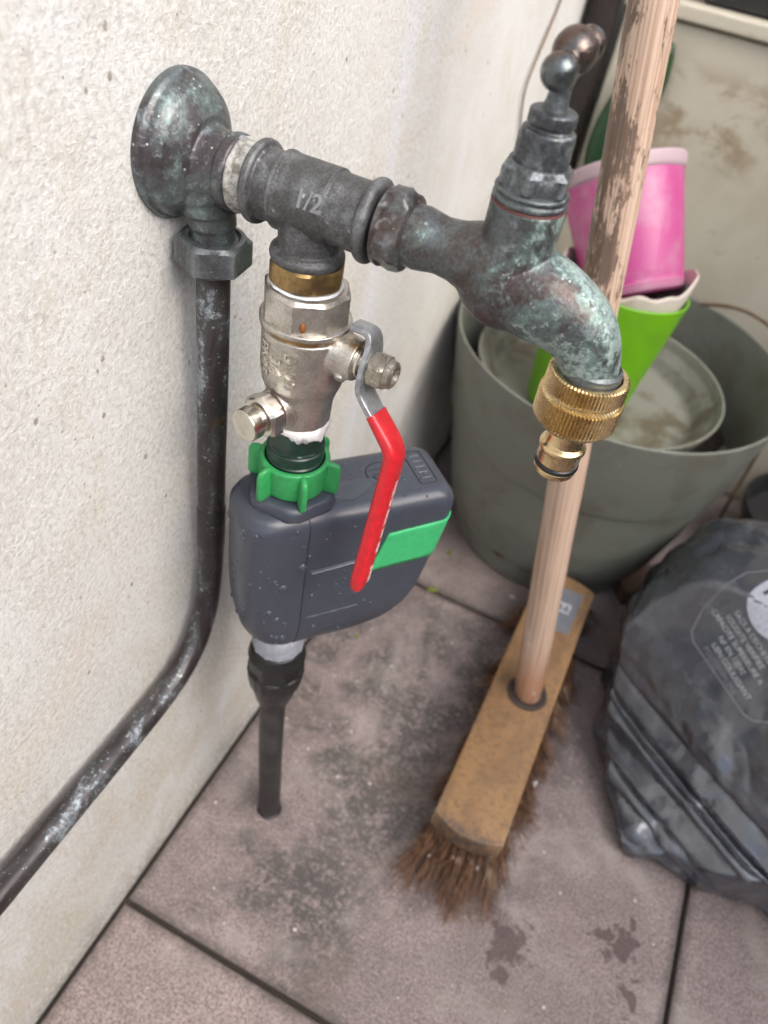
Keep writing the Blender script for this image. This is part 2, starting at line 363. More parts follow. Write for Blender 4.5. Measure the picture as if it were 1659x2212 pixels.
# broom
n = NT('handle_wood'); wv_ = n.N('ShaderNodeTexWave', wave_type='BANDS', bands_direction='X', wave_profile='SIN'); wv_.inputs['Scale'].default_value = 118; wv_.inputs['Distortion'].default_value = 16.0; wv_.inputs['Detail'].default_value = 3.0; wv_.inputs['Detail Scale'].default_value = .9
n.L(n.map((1, 1, .035), rot=(0, 0, .9)), wv_.inputs['Vector']); g1 = wv_.outputs['Fac']; g2 = n.noise(520, 3, .7, 0, n.map((1, 1, .018)))
c = n.mix(n.math('MULTIPLY', n.rng(g1, .45, 1.0), .7), (.55, .41, .315), (.36, .225, .15)); c = n.mix(n.math('MULTIPLY', n.rng(g2, .5, .64), .4), c, (.27, .155, .10))
hz = n.xyz()[2]
dn = n.math('ADD', n.math('ADD', n.noise(40, 5, .7, .2, n.map((1, 1, .3), loc=(.2, 0, .35))), n.math('MULTIPLY', n.math('SUBTRACT', n.noise(420, 4, .8, 0, n.map((1, 1, .25))), .5), .45)), n.rng(hz, .30, .45, -.12, .05))
dirt = n.math('MULTIPLY', n.rng(dn, .515, .57), n.rng(g2, .30, .62, 1., .8))
dirt = n.math('MULTIPLY', dirt, n.rng(hz, .28, .33)); c = n.mix(n.math('MULTIPLY', dirt, .88), c, (.06, .037, .026))
c = n.mix(n.math('MULTIPLY', n.rng(hz, .085, .03), .6), c, (.33, .125, .05))
c = n.mix(n.math('MULTIPLY', n.math('MULTIPLY', n.rng(n.noise(55, 4, .6, 0, n.map((1, 1, .5))), .6, .68), n.rng(hz, .15, .05)), .8), c, (.7, .66, .64))
M['handle'] = n.out(c, n.rng(hz, .09, .04, .62, .28), 0., n.bump(n.math('ADD', g2, n.math('MULTIPLY', n.noise(900, 3), .4)), .0006, .5))
n = NT('block_wood'); f = n.noise(210, 5, .75); g = n.noise(38, 5, .65, .4); bz = n.xyz()
c = n.mix(n.rng(n.noise(55, 4, .6, .3, n.map((1, .3, 1))), .38, .66), (.285, .155, .062), (.20, .105, .045)); c = n.mix(n.math('MULTIPLY', n.rng(f, .48, .62), .6), c, (.105, .064, .036))
c = n.mix(n.math('MULTIPLY', n.rng(g, .50, .66), .55), c, (.115, .075, .048)); c = n.mix(n.math('MULTIPLY', n.rng(bz[1], -.128, -.138), n.rng(f, .3, .6)), c, (.06, .042, .036))
c = n.mix(n.math('MULTIPLY', n.rng(n.point(), .52, .6), .5), c, (.40, .29, .19)); M['block'] = n.out(c, .68, 0., n.bump(f, .0008, .5))
n = NT('bristle'); c = n.mix(n.rng(n.noise(170, 3, .6), .36, .66), (.21, .10, .048), (.075, .035, .017)); c = n.mix(n.math('MULTIPLY', n.rng(n.noise(75, 4, .6, 0, n.map(loc=(2, 2, 1))), .56, .66), .7), c, (.34, .25, .165)); M['bristle'] = n.out(c, .6)
M['ferrule'] = plastic('dark_collar', (.045, .03, .025), .6, .2)
M['sticker'] = plastic('grey_sticker', (.17, .18, .20), .5)
# pots and boxes
def dirty(name, col, dcol, rough=.6, amt=.5, sc=30):
    n = NT(name); g = n.noise(sc, 6, .65, .4); f = n.noise(500, 3)
    c = n.mix(n.math('MULTIPLY', n.rng(g, .46, .66), amt), col, dcol)
    c = n.mix(n.math('MULTIPLY', n.math('MULTIPLY', n.rng(n.vor(55), .1, .05), n.rng(n.noise(18, 2), .5, .6)), .4), c, (.4, .38, .34))
    return n.out(c, rough, 0., n.bump(n.math('ADD', f, g), .0005, .25))
M['pot'] = dirty('planter_plastic', (.18, .19, .162), (.125, .115, .085), .55, .6, 22)
M['dish'] = dirty('dish_plastic', (.235, .235, .195), (.105, .082, .048), .5, .85, 22)
M['soil'] = dirty('potting_soil', (.022, .016, .012), (.06, .04, .028), .95, .8, 120)
M['lime'] = dirty('lime_green_plastic', (.155, .42, .010), (.10, .25, .02), .45, .35, 22)
M['cream_cup'] = dirty('cream_plastic', (.62, .57, .50), (.36, .26, .15), .45, .45, 28)
n = NT('pink_tumbler'); c = n.mix(n.rng(n.noise(26, 4, .6, .3), .4, .65), (.42, .055, .21), (.43, .14, .26)); M['pink'] = n.out(c, .5, 0., None, Coat_Weight=.15)
n = NT('clear_lip'); M['lip'] = n.out((.66, .50, .55), .3, 0., None, Transmission_Weight=.35, IOR=1.3)
M['plum'] = plastic('plum_inside', (.06, .008, .02), .5)
n = NT('cream_chest'); g = n.noise(11, 5, .6, .3); X_, Y_, Z_ = n.xyz()
c = n.mix(n.rng(g, .4, .65), (.56, .52, .42), (.50, .46, .365)); sm = n.noise(24, 5, .6, .5, n.map((1, 1, 1.4), loc=(.3, 1, .4)))
msk = n.math('MULTIPLY', n.rng(n.math('ABSOLUTE', n.math('SUBTRACT', X_, -.23)), .085, .03), n.rng(n.math('ABSOLUTE', n.math('SUBTRACT', Z_, .395)), .055, .02))
c = n.mix(n.math('MULTIPLY', n.math('MULTIPLY', n.rng(sm, .43, .62), msk), .8), c, (.27, .20, .11))
c = n.mix(n.math('MULTIPLY', n.rng(n.noise(50, 5, .65, .3), .62, .72), .4), c, (.30, .23, .14)); M['chest'] = n.out(c, .55, 0., n.bump(n.noise(300, 3), .0004, .15))
M['downpipe'] = dirty('brown_downpipe', (.022, .015, .013), (.010, .008, .008), .6, .6)
M['dark'] = dirty('black_tub', (.02, .02, .021), (.035, .03, .028), .5, .5)
M['brownwood'] = dirty('weathered_board', (.11, .065, .045), (.05, .035, .028), .8, .7)
M['leaf'] = plastic('leaf_green', (.022, .075, .030), .45, .25)
M['moss'] = plastic('yellow_green_scrap', (.20, .24, .03), .7, .2)
M['twig'] = dirty('dry_twig', (.16, .105, .06), (.07, .045, .03), .85, .6, 120)
M['deadleaf'] = dirty('dead_leaf', (.30, .15, .09), (.13, .07, .05), .8, .6, 80)
M['crumb'] = plastic('white_crumb', (.68, .66, .62), .8)
M['mud'] = plastic('dried_mud_mark', (.085, .035, .028), .8, .2)
n = NT('bin_bag'); n.b.inputs['Coat Weight'].default_value = .6; n.b.inputs['Coat Roughness'].default_value = .16; f = n.noise(70, 5, .6, .6); f2 = n.noise(24, 4, .55, .8, n.map((1, 1, 1.5)))
M['bag'] = n.out(n.mix(n.rng(f2, .35, .7), (.040, .046, .060), (.060, .066, .080)), n.rng(f2, .3, .7, .20, .32), 0., n.bump(n.math('ADD', f, f2), .003, .12), Specular_IOR_Level=1.0)
M['bagprint'] = plastic('bag_print', (.46, .47, .50), .45)
M['bagprint_faint'] = plastic('bag_print_faint', (.20, .205, .225), .45)
M['bagprint_light'] = plastic('bag_print_light', (.42, .45, .52), .45)

# ================================================================== setting: floor with tiles, walls
fl = MB(); fl.add([(-9000, -9000, -6), (9000, -9000, -6), (9000, 9000, -6), (-9000, 9000, -6)], [(0, 1, 2, 3)])
floor = part('floor', fl, M['grout'], smooth=False); tag(floor, kind='structure')
TW, TD, J = 380.0, 384.0, 3.6
tm = MB()
def rr(x0, y0, x1, y1, z): return [(x0, y0, z), (x1, y0, z), (x1, y1, z), (x0, y1, z)]
a, b_ = TW - J, TD - J
tm.loft([rr(0, 0, a, b_, -5.5), rr(0, 0, a, b_, -1.3), rr(.5, .5, a - .5, b_ - .5, -.4), rr(1.6, 1.6, a - 1.6, b_ - 1.6, 0)])
tile_me = tm.mesh('tile', sharp=30, smooth=False); tile_me.materials.append(M['tile'])
for i in range(0, 6):
    for j in range(-4, 4):
        t = bpy.data.objects.new('tile', tile_me); link(t); t.parent = floor
        t.location = Vector((3.0 + i * TW + (0 if i else 3.5), 137.6 + j * TD, random.uniform(-.25, .25) if (i, j) != (0, 0) else 0)) * S
        if i == 0: t.scale.x = (a - 3.5) / a

def wall_obj(name, mb, label, mat='wall'):
    o = part(name, mb, M[mat], sharp=40); tag(o, label, 'wall'); return o
w = MB(); rows = [(2600, -60), (30, 0), (14, 0), (6, .8), (1.0, 2.4), (-5, 3.0)]
ys = [-1600, -600, -100, 50, 120, 250, 400, 700, 1400]
rings = []
for z, x in [(2600, -120), (2600, 0), (40, 0), (18, 0.0), (8, .8), (1.5, 2.2), (-5.8, 2.4), (-5.8, -120)]:
    rings.append([(x if x < 0 else x + 0.0, y, z) for y in ys])
v = [p for r in rings for p in r]; f = []; ny = len(ys); nr = len(rings)
for i in range(nr):
    i2 = (i + 1) % nr
    for k in range(ny - 1): f.append((i * ny + k, i * ny + k + 1, i2 * ny + k + 1, i2 * ny + k))
f.append(tuple(i * ny for i in range(nr))); f.append(tuple(i * ny + ny - 1 for i in reversed(range(nr))))
w.add(v, f); wall = wall_obj('wall', w, 'cream rendered wall with rough plaster behind the tap and copper pipe')
w = MB(); w.box((-120, 1402, -5.8), (2300, 1520, 1900)); wall_obj('back_wall', w, 'shaded garden wall closing off the corner behind the cream chest', 'wall')

w = MB(); w.box((1150, -1600, -5.8), (1290, 1400, 1050)); o = part('light_block_wall', w, M['grout'], sharp=40); tag(o, kind='structure')  # low wall out of view, added to keep light off the lower scene

# ================================================================== wall elbow
AY, AZ = 234.0, 489.0
XD, ZD = Vector((1, 0, 0)), Vector((0, 0, 1))
E_ = thing('wall_elbow', (0, AY, AZ), 'green and brown weathered bronze wall elbow with round flange on the plaster', 'pipe fitting')
body = MB()
body.revolve((0, AY, AZ + 2.6), XD, [(-2, 0), (-2, 24.6), (0, 25.2), (2.6, 25.2), (3.4, 24.6), (3.8, 23.9), (6.5, 23.0), (9.3, 21.0), (12, 17.2), (14.5, 13), (14.5, 0)], 72)
body.revolve((6, AY, AZ), XD, [(0, 0), (0, 17), (4, 16.0), (8, 13.4), (10.5, 12.5), (18, 12.2), (18, 0)], 64)
body.tube(crom([(12.5, AY, AZ - 8), (14.2, AY, AZ - 16), (15.0, AY, AZ - 22), (15.2, AY, AZ - 30)], 6), [11.5] * 4 + [10.2] * 4 + [9.0] * 5 + [8.2] * 6, 32)
me = remesh(body, E_.location / S, .45, 8); part('body', me, M['elbow'], E_)
c = MB(); c.revolve((22.5, AY, AZ), XD, fil([(0, 0), (0, 12.4), (.8, 13.1), (4.2, 13.1), (5, 12.3), (5, 0)], .7), 64); part('collar', c, M['elbow'], E_)
nut = MB()
nut.revolve((15.3, AY, 450.2), ZD, [(0, 0), (0, 11.8), (1.3, 14.8), (10.8, 14.8), (12.4, 12.2), (12.6, 10.5), (11.7, 9.4), (11.7, 0)], 72, hexm(25.6, 6, math.radians(35)), ref=XD)
part('nut', nut, M['nut_dark'], E_, sharp=22)

cp = thing('copper_pipe', (14.6, AY, 447), 'dark tarnished copper pipe bending down the plaster wall and along it', 'pipe')
path = crom([(15.2, AY, 453), (14.6, AY, 400), (13.4, AY, 340), (12.8, 234, 290), (12.4, 232.6, 262), (12.2, 227.5, 236), (12, 217, 217), (12, 202, 206.5), (12, 184, 202.5), (12, 160, 201.6), (12, 100, 201.8), (12, 0, 201.8), (12, -300, 202), (12, -900, 203)], 8)
t = MB(); t.tube(path, 6.8, 40); part('pipe', t, M['copper'], cp)
t = MB(); t.tube([(13.2, AY, 318), (13.1, AY, 316), (12.75, 233.9, 290), (12.7, 233.8, 288)], [6.9, 7.3, 7.3, 6.9], 40); part('sleeve', t, M['copper'], cp)

# ================================================================== tee fitting
T_ = thing('tee_fitting', (54.5, AY, AZ), 'dark grey cast tee marked one half between wall elbow and tap', 'pipe fitting')
s_ = MB(); s_.revolve((27.6, AY, AZ), XD, [(0, 0), (0, 12.6), (.8, 12.9), (2.0, 12.0), (3.4, 12.3), (5.0, 11.9), (7.0, 12.1), (7.0, 0)], 96, lambda t, h, r: r + .35 * mnoise.noise(Vector((math.cos(t) * 3, math.sin(t) * 3, h * .7))))
part('thread_sealant', s_, M['sealant'], T_, sharp=60)
body = MB()
body.revolve((34, AY, AZ), XD, [(0, 0), (0, 11.5), (.1, 13.3), (.9, 14.2), (2.4, 14.3), (3.3, 13.6), (3.7, 12.0), (10.6, 11.9), (10.8, 12.5), (11.6, 13.2), (12.4, 13.2), (13, 12.9), (30, 12.9), (30.8, 13.0), (31.2, 12.0), (43, 12.0), (43.4, 13.5), (44.4, 14.2), (46, 14.2), (47.2, 13.4), (47.6, 12.2), (47.6, 0)], 128)
body.revolve((55.5, AY, 489), (0, 0, -1), [(0, 0), (0, 11.3), (14, 11.0), (16.6, 11.1), (17.2, 12.4), (18.4, 13.5), (20.4, 13.7), (21.6, 13.2), (22, 0)], 128)
me = remesh(body, T_.location / S, .33, 2); part('body', me, M['tee'], T_)
for x_, w_, r_ in ((33.9, 3.6, 14.2), (77.6, 3.6, 14.2)):
    g = MB(); g.revolve((x_, AY, AZ), XD, [(0, 12.6), (.1, r_ - .9), (.7, r_ - .15), (w_ * .5, r_ + .12), (w_ - .7, r_ - .15), (w_ - .1, r_ - .9), (w_, 12.4)], 96, cap=False); part('rim', g, M['tee'], T_, sharp=50)
g = MB(); g.revolve((44.2, AY, AZ), XD, [(0, 11.8), (.1, 12.7), (.5, 13.35), (1.1, 13.4), (1.8, 13.1), (2.4, 12.7)], 96, cap=False); part('step', g, M['tee'], T_, sharp=50)
g = MB(); g.revolve((55.5, AY, 471.6), (0, 0, -1), [(0, 11.5), (.2, 12.7), (.9, 13.5), (2.2, 13.8), (3.4, 13.5), (4.0, 12.8), (4.2, 11)], 96, cap=False); part('rim', g, M['tee'], T_, sharp=50)
def wrap_text(txt, size, axis_o, axis_d, ref, rad, h0, ang0, rotate=True, ext=.35, res=4, sx=1.):
    """raised text on a cylinder: h0 along the axis, ang0 around it; rotate=True -> text runs along the axis"""
    tm_ = text_mb(txt, size, ext, res, .018); u, v, w_ = frame(axis_d, ref); o = MB(); P = []
    for p in tm_.v:
        al, ar = (p.x * sx, p.y) if rotate else (p.y, p.x * sx)
        th = ang0 - ar / rad; rr_ = rad + p.z
        P.append(Vector(axis_o) + w_ * (h0 + al) + (u * math.cos(th) + v * math.sin(th)) * rr_)
    o.add(P, tm_.f); return o
# raised 1/2 mark on the side that faces the yard
tx = wrap_text('1/2', 8.2, (54.5, AY, AZ), XD, (0, 0, 1), 13.0, 6.0, math.radians(70), True, .6)
part('size_mark', tx, M['tee_mark'], T_)

# ================================================================== tap
TP = thing('water_tap', (128.5, AY, AZ), 'old bronze garden tap with green patina, curved spout and ball handle', 'tap')
body = MB()
body.revolve((92, AY, AZ), XD, fil([(0, 0), (0, 10.6), (4.0, 10.2), (4.8, 10.6), (8, 10.0), (12.5, 9.2), (18, 9.8), (24, 11.8), (31, 14.0), (40, 14.0), (47, 8), (48, 0)], .8), 48)
body.sphere((129.5, AY, 485.2), 16.0, 16, (1.12, .92, 1.0))
body.revolve((128.6, AY, 478), ZD, [(0, 0), (0, 11), (5, 14.0), (10, 14.3), (17, 12.8), (24, 11.7), (30, 11.6), (33.2, 11.7), (33.2, 0)], 48)
sp = crom([(124, AY, 486), (134, AY, 485), (144, AY, 483), (152.5, AY, 480), (159, AY, 475), (163, AY, 467.5), (164.6, AY, 460)], 6)
nn = len(sp); body.tube(sp, [interp([(0, 15.0), (.3, 14.4), (.5, 12.8), (.72, 11.0), (.9, 10.0), (1, 9.6)], i / (nn - 1)) for i in range(nn)], 40)
me = remesh(body, TP.location / S, .5, 9); part('body', me, M['tap'], TP)
c = MB(); c.revolve((82.8, AY, AZ), XD, [(0, 0), (0, 11), (.6, 12.8), (2.3, 13.2), (3.0, 14.3), (4.6, 14.8), (8, 14.7), (10.2, 12.5), (11.0, 10.8), (11, 0)], 96,
    lambda t, h, r: r if h < 2.9 else min(r, 12.2 / max(.3, math.cos(((t - .15) % (pi / 2)) - pi / 4)) if r > 12.2 else r) + .25 * math.sin(3 * t + h), ref=ZD)
part('union_hex', c, M['tap'], TP, sharp=40)
c = MB(); c.revolve((164.4, AY, 468.6), (-.03, 0, -1), [(0, 9.4), (1, 10.6), (3.2, 10.9), (4.6, 10.6), (4.6, 0)], 48, cap=False); part('spout_collar', c, M['nut_dark'], TP)
c = MB(); c.revolve((128.6, AY, 510.6), ZD, [(0, 0), (0, 11.4), (.5, 11.65), (1.1, 11.4), (1.1, 0)], 64); part('fibre_washer', c, M['redseal'], TP)
bon = MB(); bon.revolve((128.6, AY, 511.7), ZD, fil([(0, 0), (0, 11.3), (.5, 11.7), (1.6, 11.6), (2.0, 11.0), (2.5, 11.0), (3.0, 11.6), (3.8, 11.4), (4.2, 10.8), (4.2, 0)], .35), 64)
B_ = part('bonnet', bon, M['tap_top'], TP)
h = MB(); h.revolve((128.6, AY, 515.9), ZD, [(0, 0), (0, 10.4), (.8, 11.6), (5.4, 11.6), (7.2, 9.3), (7.4, 8.6), (7.4, 0)], 72, hexm(19.8, 6, math.radians(35)), ref=XD); part('hex', h, M['tap_top'], B_, sharp=22)
h = MB(); h.revolve((128.6, AY, 522.2), ZD, fil([(0, 0), (0, 8.4), (8.5, 8.2), (9.6, 8.0), (10.2, 7.5), (10.2, 6.4), (11.6, 6.2), (11.6, 0)], .5), 56); part('sleeve', h, M['tap_top'], B_)
h = MB(); h.revolve((128.6, AY, 533.4), ZD, fil([(0, 0), (0, 6.6), (.5, 7.0), (3.4, 7.0), (4.0, 6.5), (4.2, 5.0), (4.2, 0)], .4), 56, lambda t, h_, r: r + (.12 * math.cos(14 * t) if .4 < h_ < 3.6 else 0)); part('gland_nut', h, M['tap_top'], TP)
st = MB(); st.revolve((128.6, AY, 536.5), ZD, [(0, 0), (0, 4.4), (1.2, 3.9), (3.2, 3.25), (6.5, 3.0), (9, 3.4), (11, 4.2), (11, 0)], 40); part('stem', st, M['tap_top'], TP)
hd = MB(); hd.sphere((128.8, 237.5, 551.5), 6.3, 14, (1, 1.15, 1.0)); hd.tube([(128.4, 224, 548.0), (128.8, 237, 550), (129, 252, 551)], [3.6, 4.0, 3.6], 24)
hd.sphere((128.3, 226.5, 548.3), 4.9, 14); hd.sphere((129, 252, 551), 4.9, 12); me = remesh(hd, TP.location / S, .3, 3); part('handle', me, M['tap_handle'], TP)

# ================================================================== brass hose connector on the spout
HC = thing('hose_connector', (165, AY, 420), 'shiny brass hose connector with knurled rings screwed on the tap spout', 'hose connector')
ax = Vector((.015, 0, -1)).normalized(); o0 = Vector((164.6, AY, 465.0))
kn = lambda n_, d: (lambda t, h, r: r - (d * abs(((t * n_ / (2 * pi)) % 1) * 2 - 1) if r > 13 else 0))
k = MB(); k.revolve(o0, ax, [(2.5, 10.8), (.35, 11), (0, 11.4), (0, 12.9), (.6, 13.6), (.61, 13.95), (6.6, 14.1), (6.9, 13.3), (7.5, 13.0)], 256, kn(64, .85), cap=False); part('upper_ring', k, M['brass'], HC, sharp=25)
k = MB(); k.revolve(o0, ax, [(7.2, 13.0), (8.0, 13.0)], 96, cap=False); part('groove', k, M['brass'], HC)
k = MB(); k.revolve(o0, ax, [(8.0, 13.0), (8.3, 13.9), (9.1, 14.4), (9.11, 14.9), (18.3, 14.7), (19.2, 13.9), (19.21, 13.7), (21.2, 12.0), (21.8, 8.2), (21.8, 6.8)], 272, kn(68, .95), cap=False); part('lower_ring', k, M['brass'], HC, sharp=25)
k = MB(); k.revolve(o0, ax, fil([(21.4, 8.4), (23, 7.1), (25, 6.7), (29.6, 6.9), (30.8, 8.5), (32.2, 8.6), (33.0, 7.9), (38.2, 7.9), (38.8, 6.8), (40.2, 6.8), (40.7, 7.8), (42.6, 7.8), (43.6, 7.1), (43.8, 5.4), (30, 5.2)], .4), 72, cap=False); part('nipple', k, M['brass'], HC)
k = MB(); k.revolve(o0 + ax * 39.5, ax, [(1.35 * math.sin(a), 7.0 + 1.35 * math.cos(a)) for a in [i * 2 * pi / 14 for i in range(15)]], 64, cap=False); part('rubber_ring', k, M['rubber'], HC)

# ================================================================== ball valve
VX, VY = 57.8, 234.0
VL = thing('ball_valve', (VX, VY, 390), 'nickel plated ball valve with red lever hanging under the tee', 'valve')
b_ = MB(); b_.revolve((55.9, VY, 459.2), ZD, [(0, 0), (0, 12.2), (.4, 13.2), (.9, 14.0), (7.6, 14.0), (8.6, 13.2), (8.6, 0)], 72, hexm(26.2, 6, math.radians(50)), ref=XD)
part('brass_nipple', b_, M['brass_dull'], VL, sharp=22)
b_ = MB(); b_.revolve((56.2, VY, 457.9), ZD, [(0, 0), (0, 13.4), (.6, 13.9), (1.3, 13.3), (1.3, 0)], 96, lambda t, h, r: r + .5 * mnoise.noise(Vector((math.cos(t) * 4, math.sin(t) * 4, h)))); part('thread_tape', b_, M['ptfe'], VL)
b_ = MB(); b_.revolve((56.8, VY, 445.2), ZD, [(0, 0), (0, 17.6), (1.6, 17.2), (2.6, 16.9), (11.4, 16.9), (12.7, 15.0), (12.8, 0)], 96, hexm(31.6, 8, math.radians(10)), ref=XD); part('end_hex', b_, M['nickel'], VL, sharp=20)
b_ = MB(); b_.revolve((57.2, VY, 440.8), ZD, fil([(0, 0), (0, 17.2), (2.2, 17.9), (4.2, 17.9), (4.6, 17.3), (4.6, 0)], .4), 72); part('collar', b_, M['nickel'], VL)
AZD = math.radians(-3); NV = Vector((math.cos(AZD), math.sin(AZD), 0)); TV = Vector((math.sin(AZD), -math.cos(AZD), 0))
ADR = math.radians(255); ND = Vector((math.cos(ADR), math.sin(ADR), -.02)).normalized()
body = MB(); body.revolve((VX, VY, 397.5), ZD, fil([(0, 0), (0, 13.3), (11, 13.7), (16, 15.2), (20, 16.6), (27, 17.3), (43.6, 17.3), (43.6, 0)], .7), 72)
body.revolve((VX, VY, 435), NV, [(0, 0), (0, 11.5), (16, 9.4), (19, 8.6), (24.5, 8.3), (24.5, 0)], 48)
body.revolve((VX, VY, 407), ND, [(0, 0), (0, 9.6), (13, 8.8), (16.2, 8.6), (16.2, 0)], 48)
tb = Vector((VX, VY, 435)) + NV * 20; body.revolve(tb + Vector((0, 0, -5)) + TV * 5, (0.1, -1, -.7), [(0, 0), (0, 2.4), (3.0, 2.3), (3.0, 0)], 16)
me = remesh(body, VL.location / S, .5, 5); part('body', me, M['nickel'], VL)
fx = Vector((math.cos(math.radians(-100)), math.sin(math.radians(-100)), 0))
for txt, da in (('DN20', .34), ('3/4', -.02), ('PN25', -.38)):
    mtx = wrap_text(txt, 7.0, (VX, VY, 429.5), (0, 0, -1), tuple(fx), 17.3, 0 if txt != 'PN25' else -1.0, -da, True, .6, 3, .92)
    part('raised_mark', mtx, M['nickel_polished'], VL)
rs = MB(); a_ = -68
p0 = Vector((VX, VY, 448.5)); d_ = Vector((math.cos(math.radians(a_)), math.sin(math.radians(a_)), 0)); rs.sphere(p0 + d_ * 15.9, 1.6, 8, (.75, .75, 1.25)); part('rust_spot', rs, M['rust'], VL)
# drain screw
od = Vector((VX, VY, 407))
b_ = MB(); b_.revolve(od + ND * 16.2, ND, [(0, 0), (0, 8.2), (.9, 8.3), (.9, 0)], 40); part('seal', b_, M['redseal'], VL)
b_ = MB(); b_.revolve(od + ND * 17.1, ND, [(0, 0), (0, 8.8), (.8, 9.8), (5.4, 9.8), (6.8, 8.0), (7.0, 6.0), (8.4, 5.8), (8.4, 0)], 72, lambda t, h, r: min(r, 17.0 / 2 / math.cos((t % (pi / 3)) - pi / 6)) if r > 7 else r); DS = part('drain_screw', b_, M['nickel_polished'], VL, sharp=20)
b_ = MB(); b_.revolve(od + ND * 25.3, ND, fil([(0, 0), (0, 5.3), (.8, 5.3), (.9, 6.9), (5.6, 6.9), (6.2, 6.5), (6.2, 0)], .25), 120, lambda t, h, r: r - (.18 * abs(math.sin(30 * t + 4 * h)) if 1.0 < h < 5.4 and r > 6 else 0)); part('knurled_knob', b_, M['nickel_polished'], DS)
# stem, lever, bolt
BC = Vector((VX, VY, 435.0))
b_ = MB(); b_.revolve(BC + NV * 24.5, NV, [(0, 0), (0, 6.4), (1.6, 6.4), (1.6, 4.6), (6.5, 4.6), (6.5, 0)], 40); part('stem', b_, M['nickel_polished'], VL)
AL = math.radians(10); LD = Vector((0, 0, -1)) * math.cos(AL) + TV * math.sin(AL); LW = LD.cross(NV).normalized()
def lever_pt(l, o): return BC + NV * o + LD * l
def strip(pts, wid, th, n=6, e=.4):
    path = crom([(l, o, 0) for l, o in pts], n); m_ = len(path); rings = []
    for i, p in enumerate(path):
        q0, q1 = path[max(i - 1, 0)], path[min(i + 1, m_ - 1)]; d = (q1 - q0).normalized(); nrm = Vector((-d.y, d.x))
        nv = (LD * nrm.x + NV * nrm.y).normalized(); c_ = lever_pt(p.x, p.y); wd = interp(wid, p.x) / 2; t_ = interp(th, p.x) / 2
        ring = []; K = 20
        for k_ in range(K):
            a = 2 * pi * k_ / K; ca, sa = math.cos(a), math.sin(a)
            ring.append(c_ + LW * (wd * math.copysign(abs(ca) ** e, ca)) + nv * (t_ * math.copysign(abs(sa) ** e, sa)))
        rings.append(ring)
    return MB().loft(rings)
LV = part('lever', strip([(-13.0, 19.5), (-13.2, 24), (-12.3, 27.4), (-8, 28.8), (-2, 28.9), (5, 28.9), (9.5, 29.2), (13.5, 32), (19.5, 38.2), (24, 42.8)], [(-14, 8.5), (-9, 11.5), (-3, 15.5), (4, 15.5), (11, 12.5), (19, 11.5), (34, 11)], [(0, 3.0)]), M['zinc'], VL, sharp=40)
GR = part('grip', strip([(17.4, 36.1), (19.5, 38.2), (24, 42.8), (27.6, 46.2), (31, 48.0), (36, 48.6), (60, 48.6), (85, 48.5), (99, 48.4), (103, 48.4), (104.6, 48.4)], [(16, 12.2), (28, 12.4), (45, 12.0), (92, 11.2), (99, 10.2), (102.5, 7.5), (104.6, 3.2)], [(16, 4.8), (24, 5.8), (32, 6.8), (97, 6.8), (102, 5.2), (104.6, 2.2)], 8, .62), M['red'], LV, sharp=60)
def grip_text(txt, l, size, side=.10):
    tm_ = text_mb(txt, size, .05, 2); o = MB(); P = []
    for p in tm_.v:
        ll = l + p.x; wpos = side * 12 + p.y; q_ = min(.98, abs(wpos) / 5.7)
        P.append(lever_pt(ll, 48.55 + 3.4 * (1 - q_ ** 3.2) ** (1 / 3.2) + .12 + p.z) - LW * wpos * WS)
    o.add(P, tm_.f); return o
WS = 1.0
part('print', grip_text('UCB-20  NCC  HY  058', 62, 3.8, .1), M['redprint'], GR); part('print', grip_text('(CMS)', 93, 3.8, .1), M['redprint'], GR)
b_ = MB(); b_.revolve(BC + NV * 30.5, NV, [(0, 0), (0, 6.8), (.6, 7.4), (5.4, 7.4), (6.4, 6.5), (6.6, 5.9), (8.8, 5.5), (9.6, 4.6), (9.6, 3.4), (8.2, 3.0), (8.2, 0)], 72, lambda t, h, r: min(r, 13.0 / 2 / math.cos((t % (pi / 3)) - pi / 6)) if r > 5.8 else r)
part('lever_nut', b_, M['bolt'], VL, sharp=22)
# shredded tape under the valve
tp = MB(); KT = 120; rg = []
for h_, r_ in ((3.2, 12.4), (2.8, 13.2), (1.4, 13.5), (.0, 12.9), (-.6, 12.0)):
    ring = []
    for k in range(KT):
        t = 2 * pi * k / KT; nz = mnoise.noise(Vector((math.cos(t) * 4, math.sin(t) * 4, h_ * .6))); sag = max(0, math.cos(t + .35)) ** 3 * 3.2 + max(0, math.cos(t + 1.1)) ** 6 * 1.6
        ring.append((VX + math.cos(t) * (r_ + .9 * nz), VY + math.sin(t) * (r_ + .9 * nz), 395.0 + h_ - (sag * (1 + 1.2 * nz) if h_ < 2 else 0) + .8 * mnoise.noise(Vector((t * 6, h_, 2)))))
    rg.append(ring)
tp.loft(rg, cap=False)
part('shredded_tape', tp, M['ptfe'], VL, sharp=0)

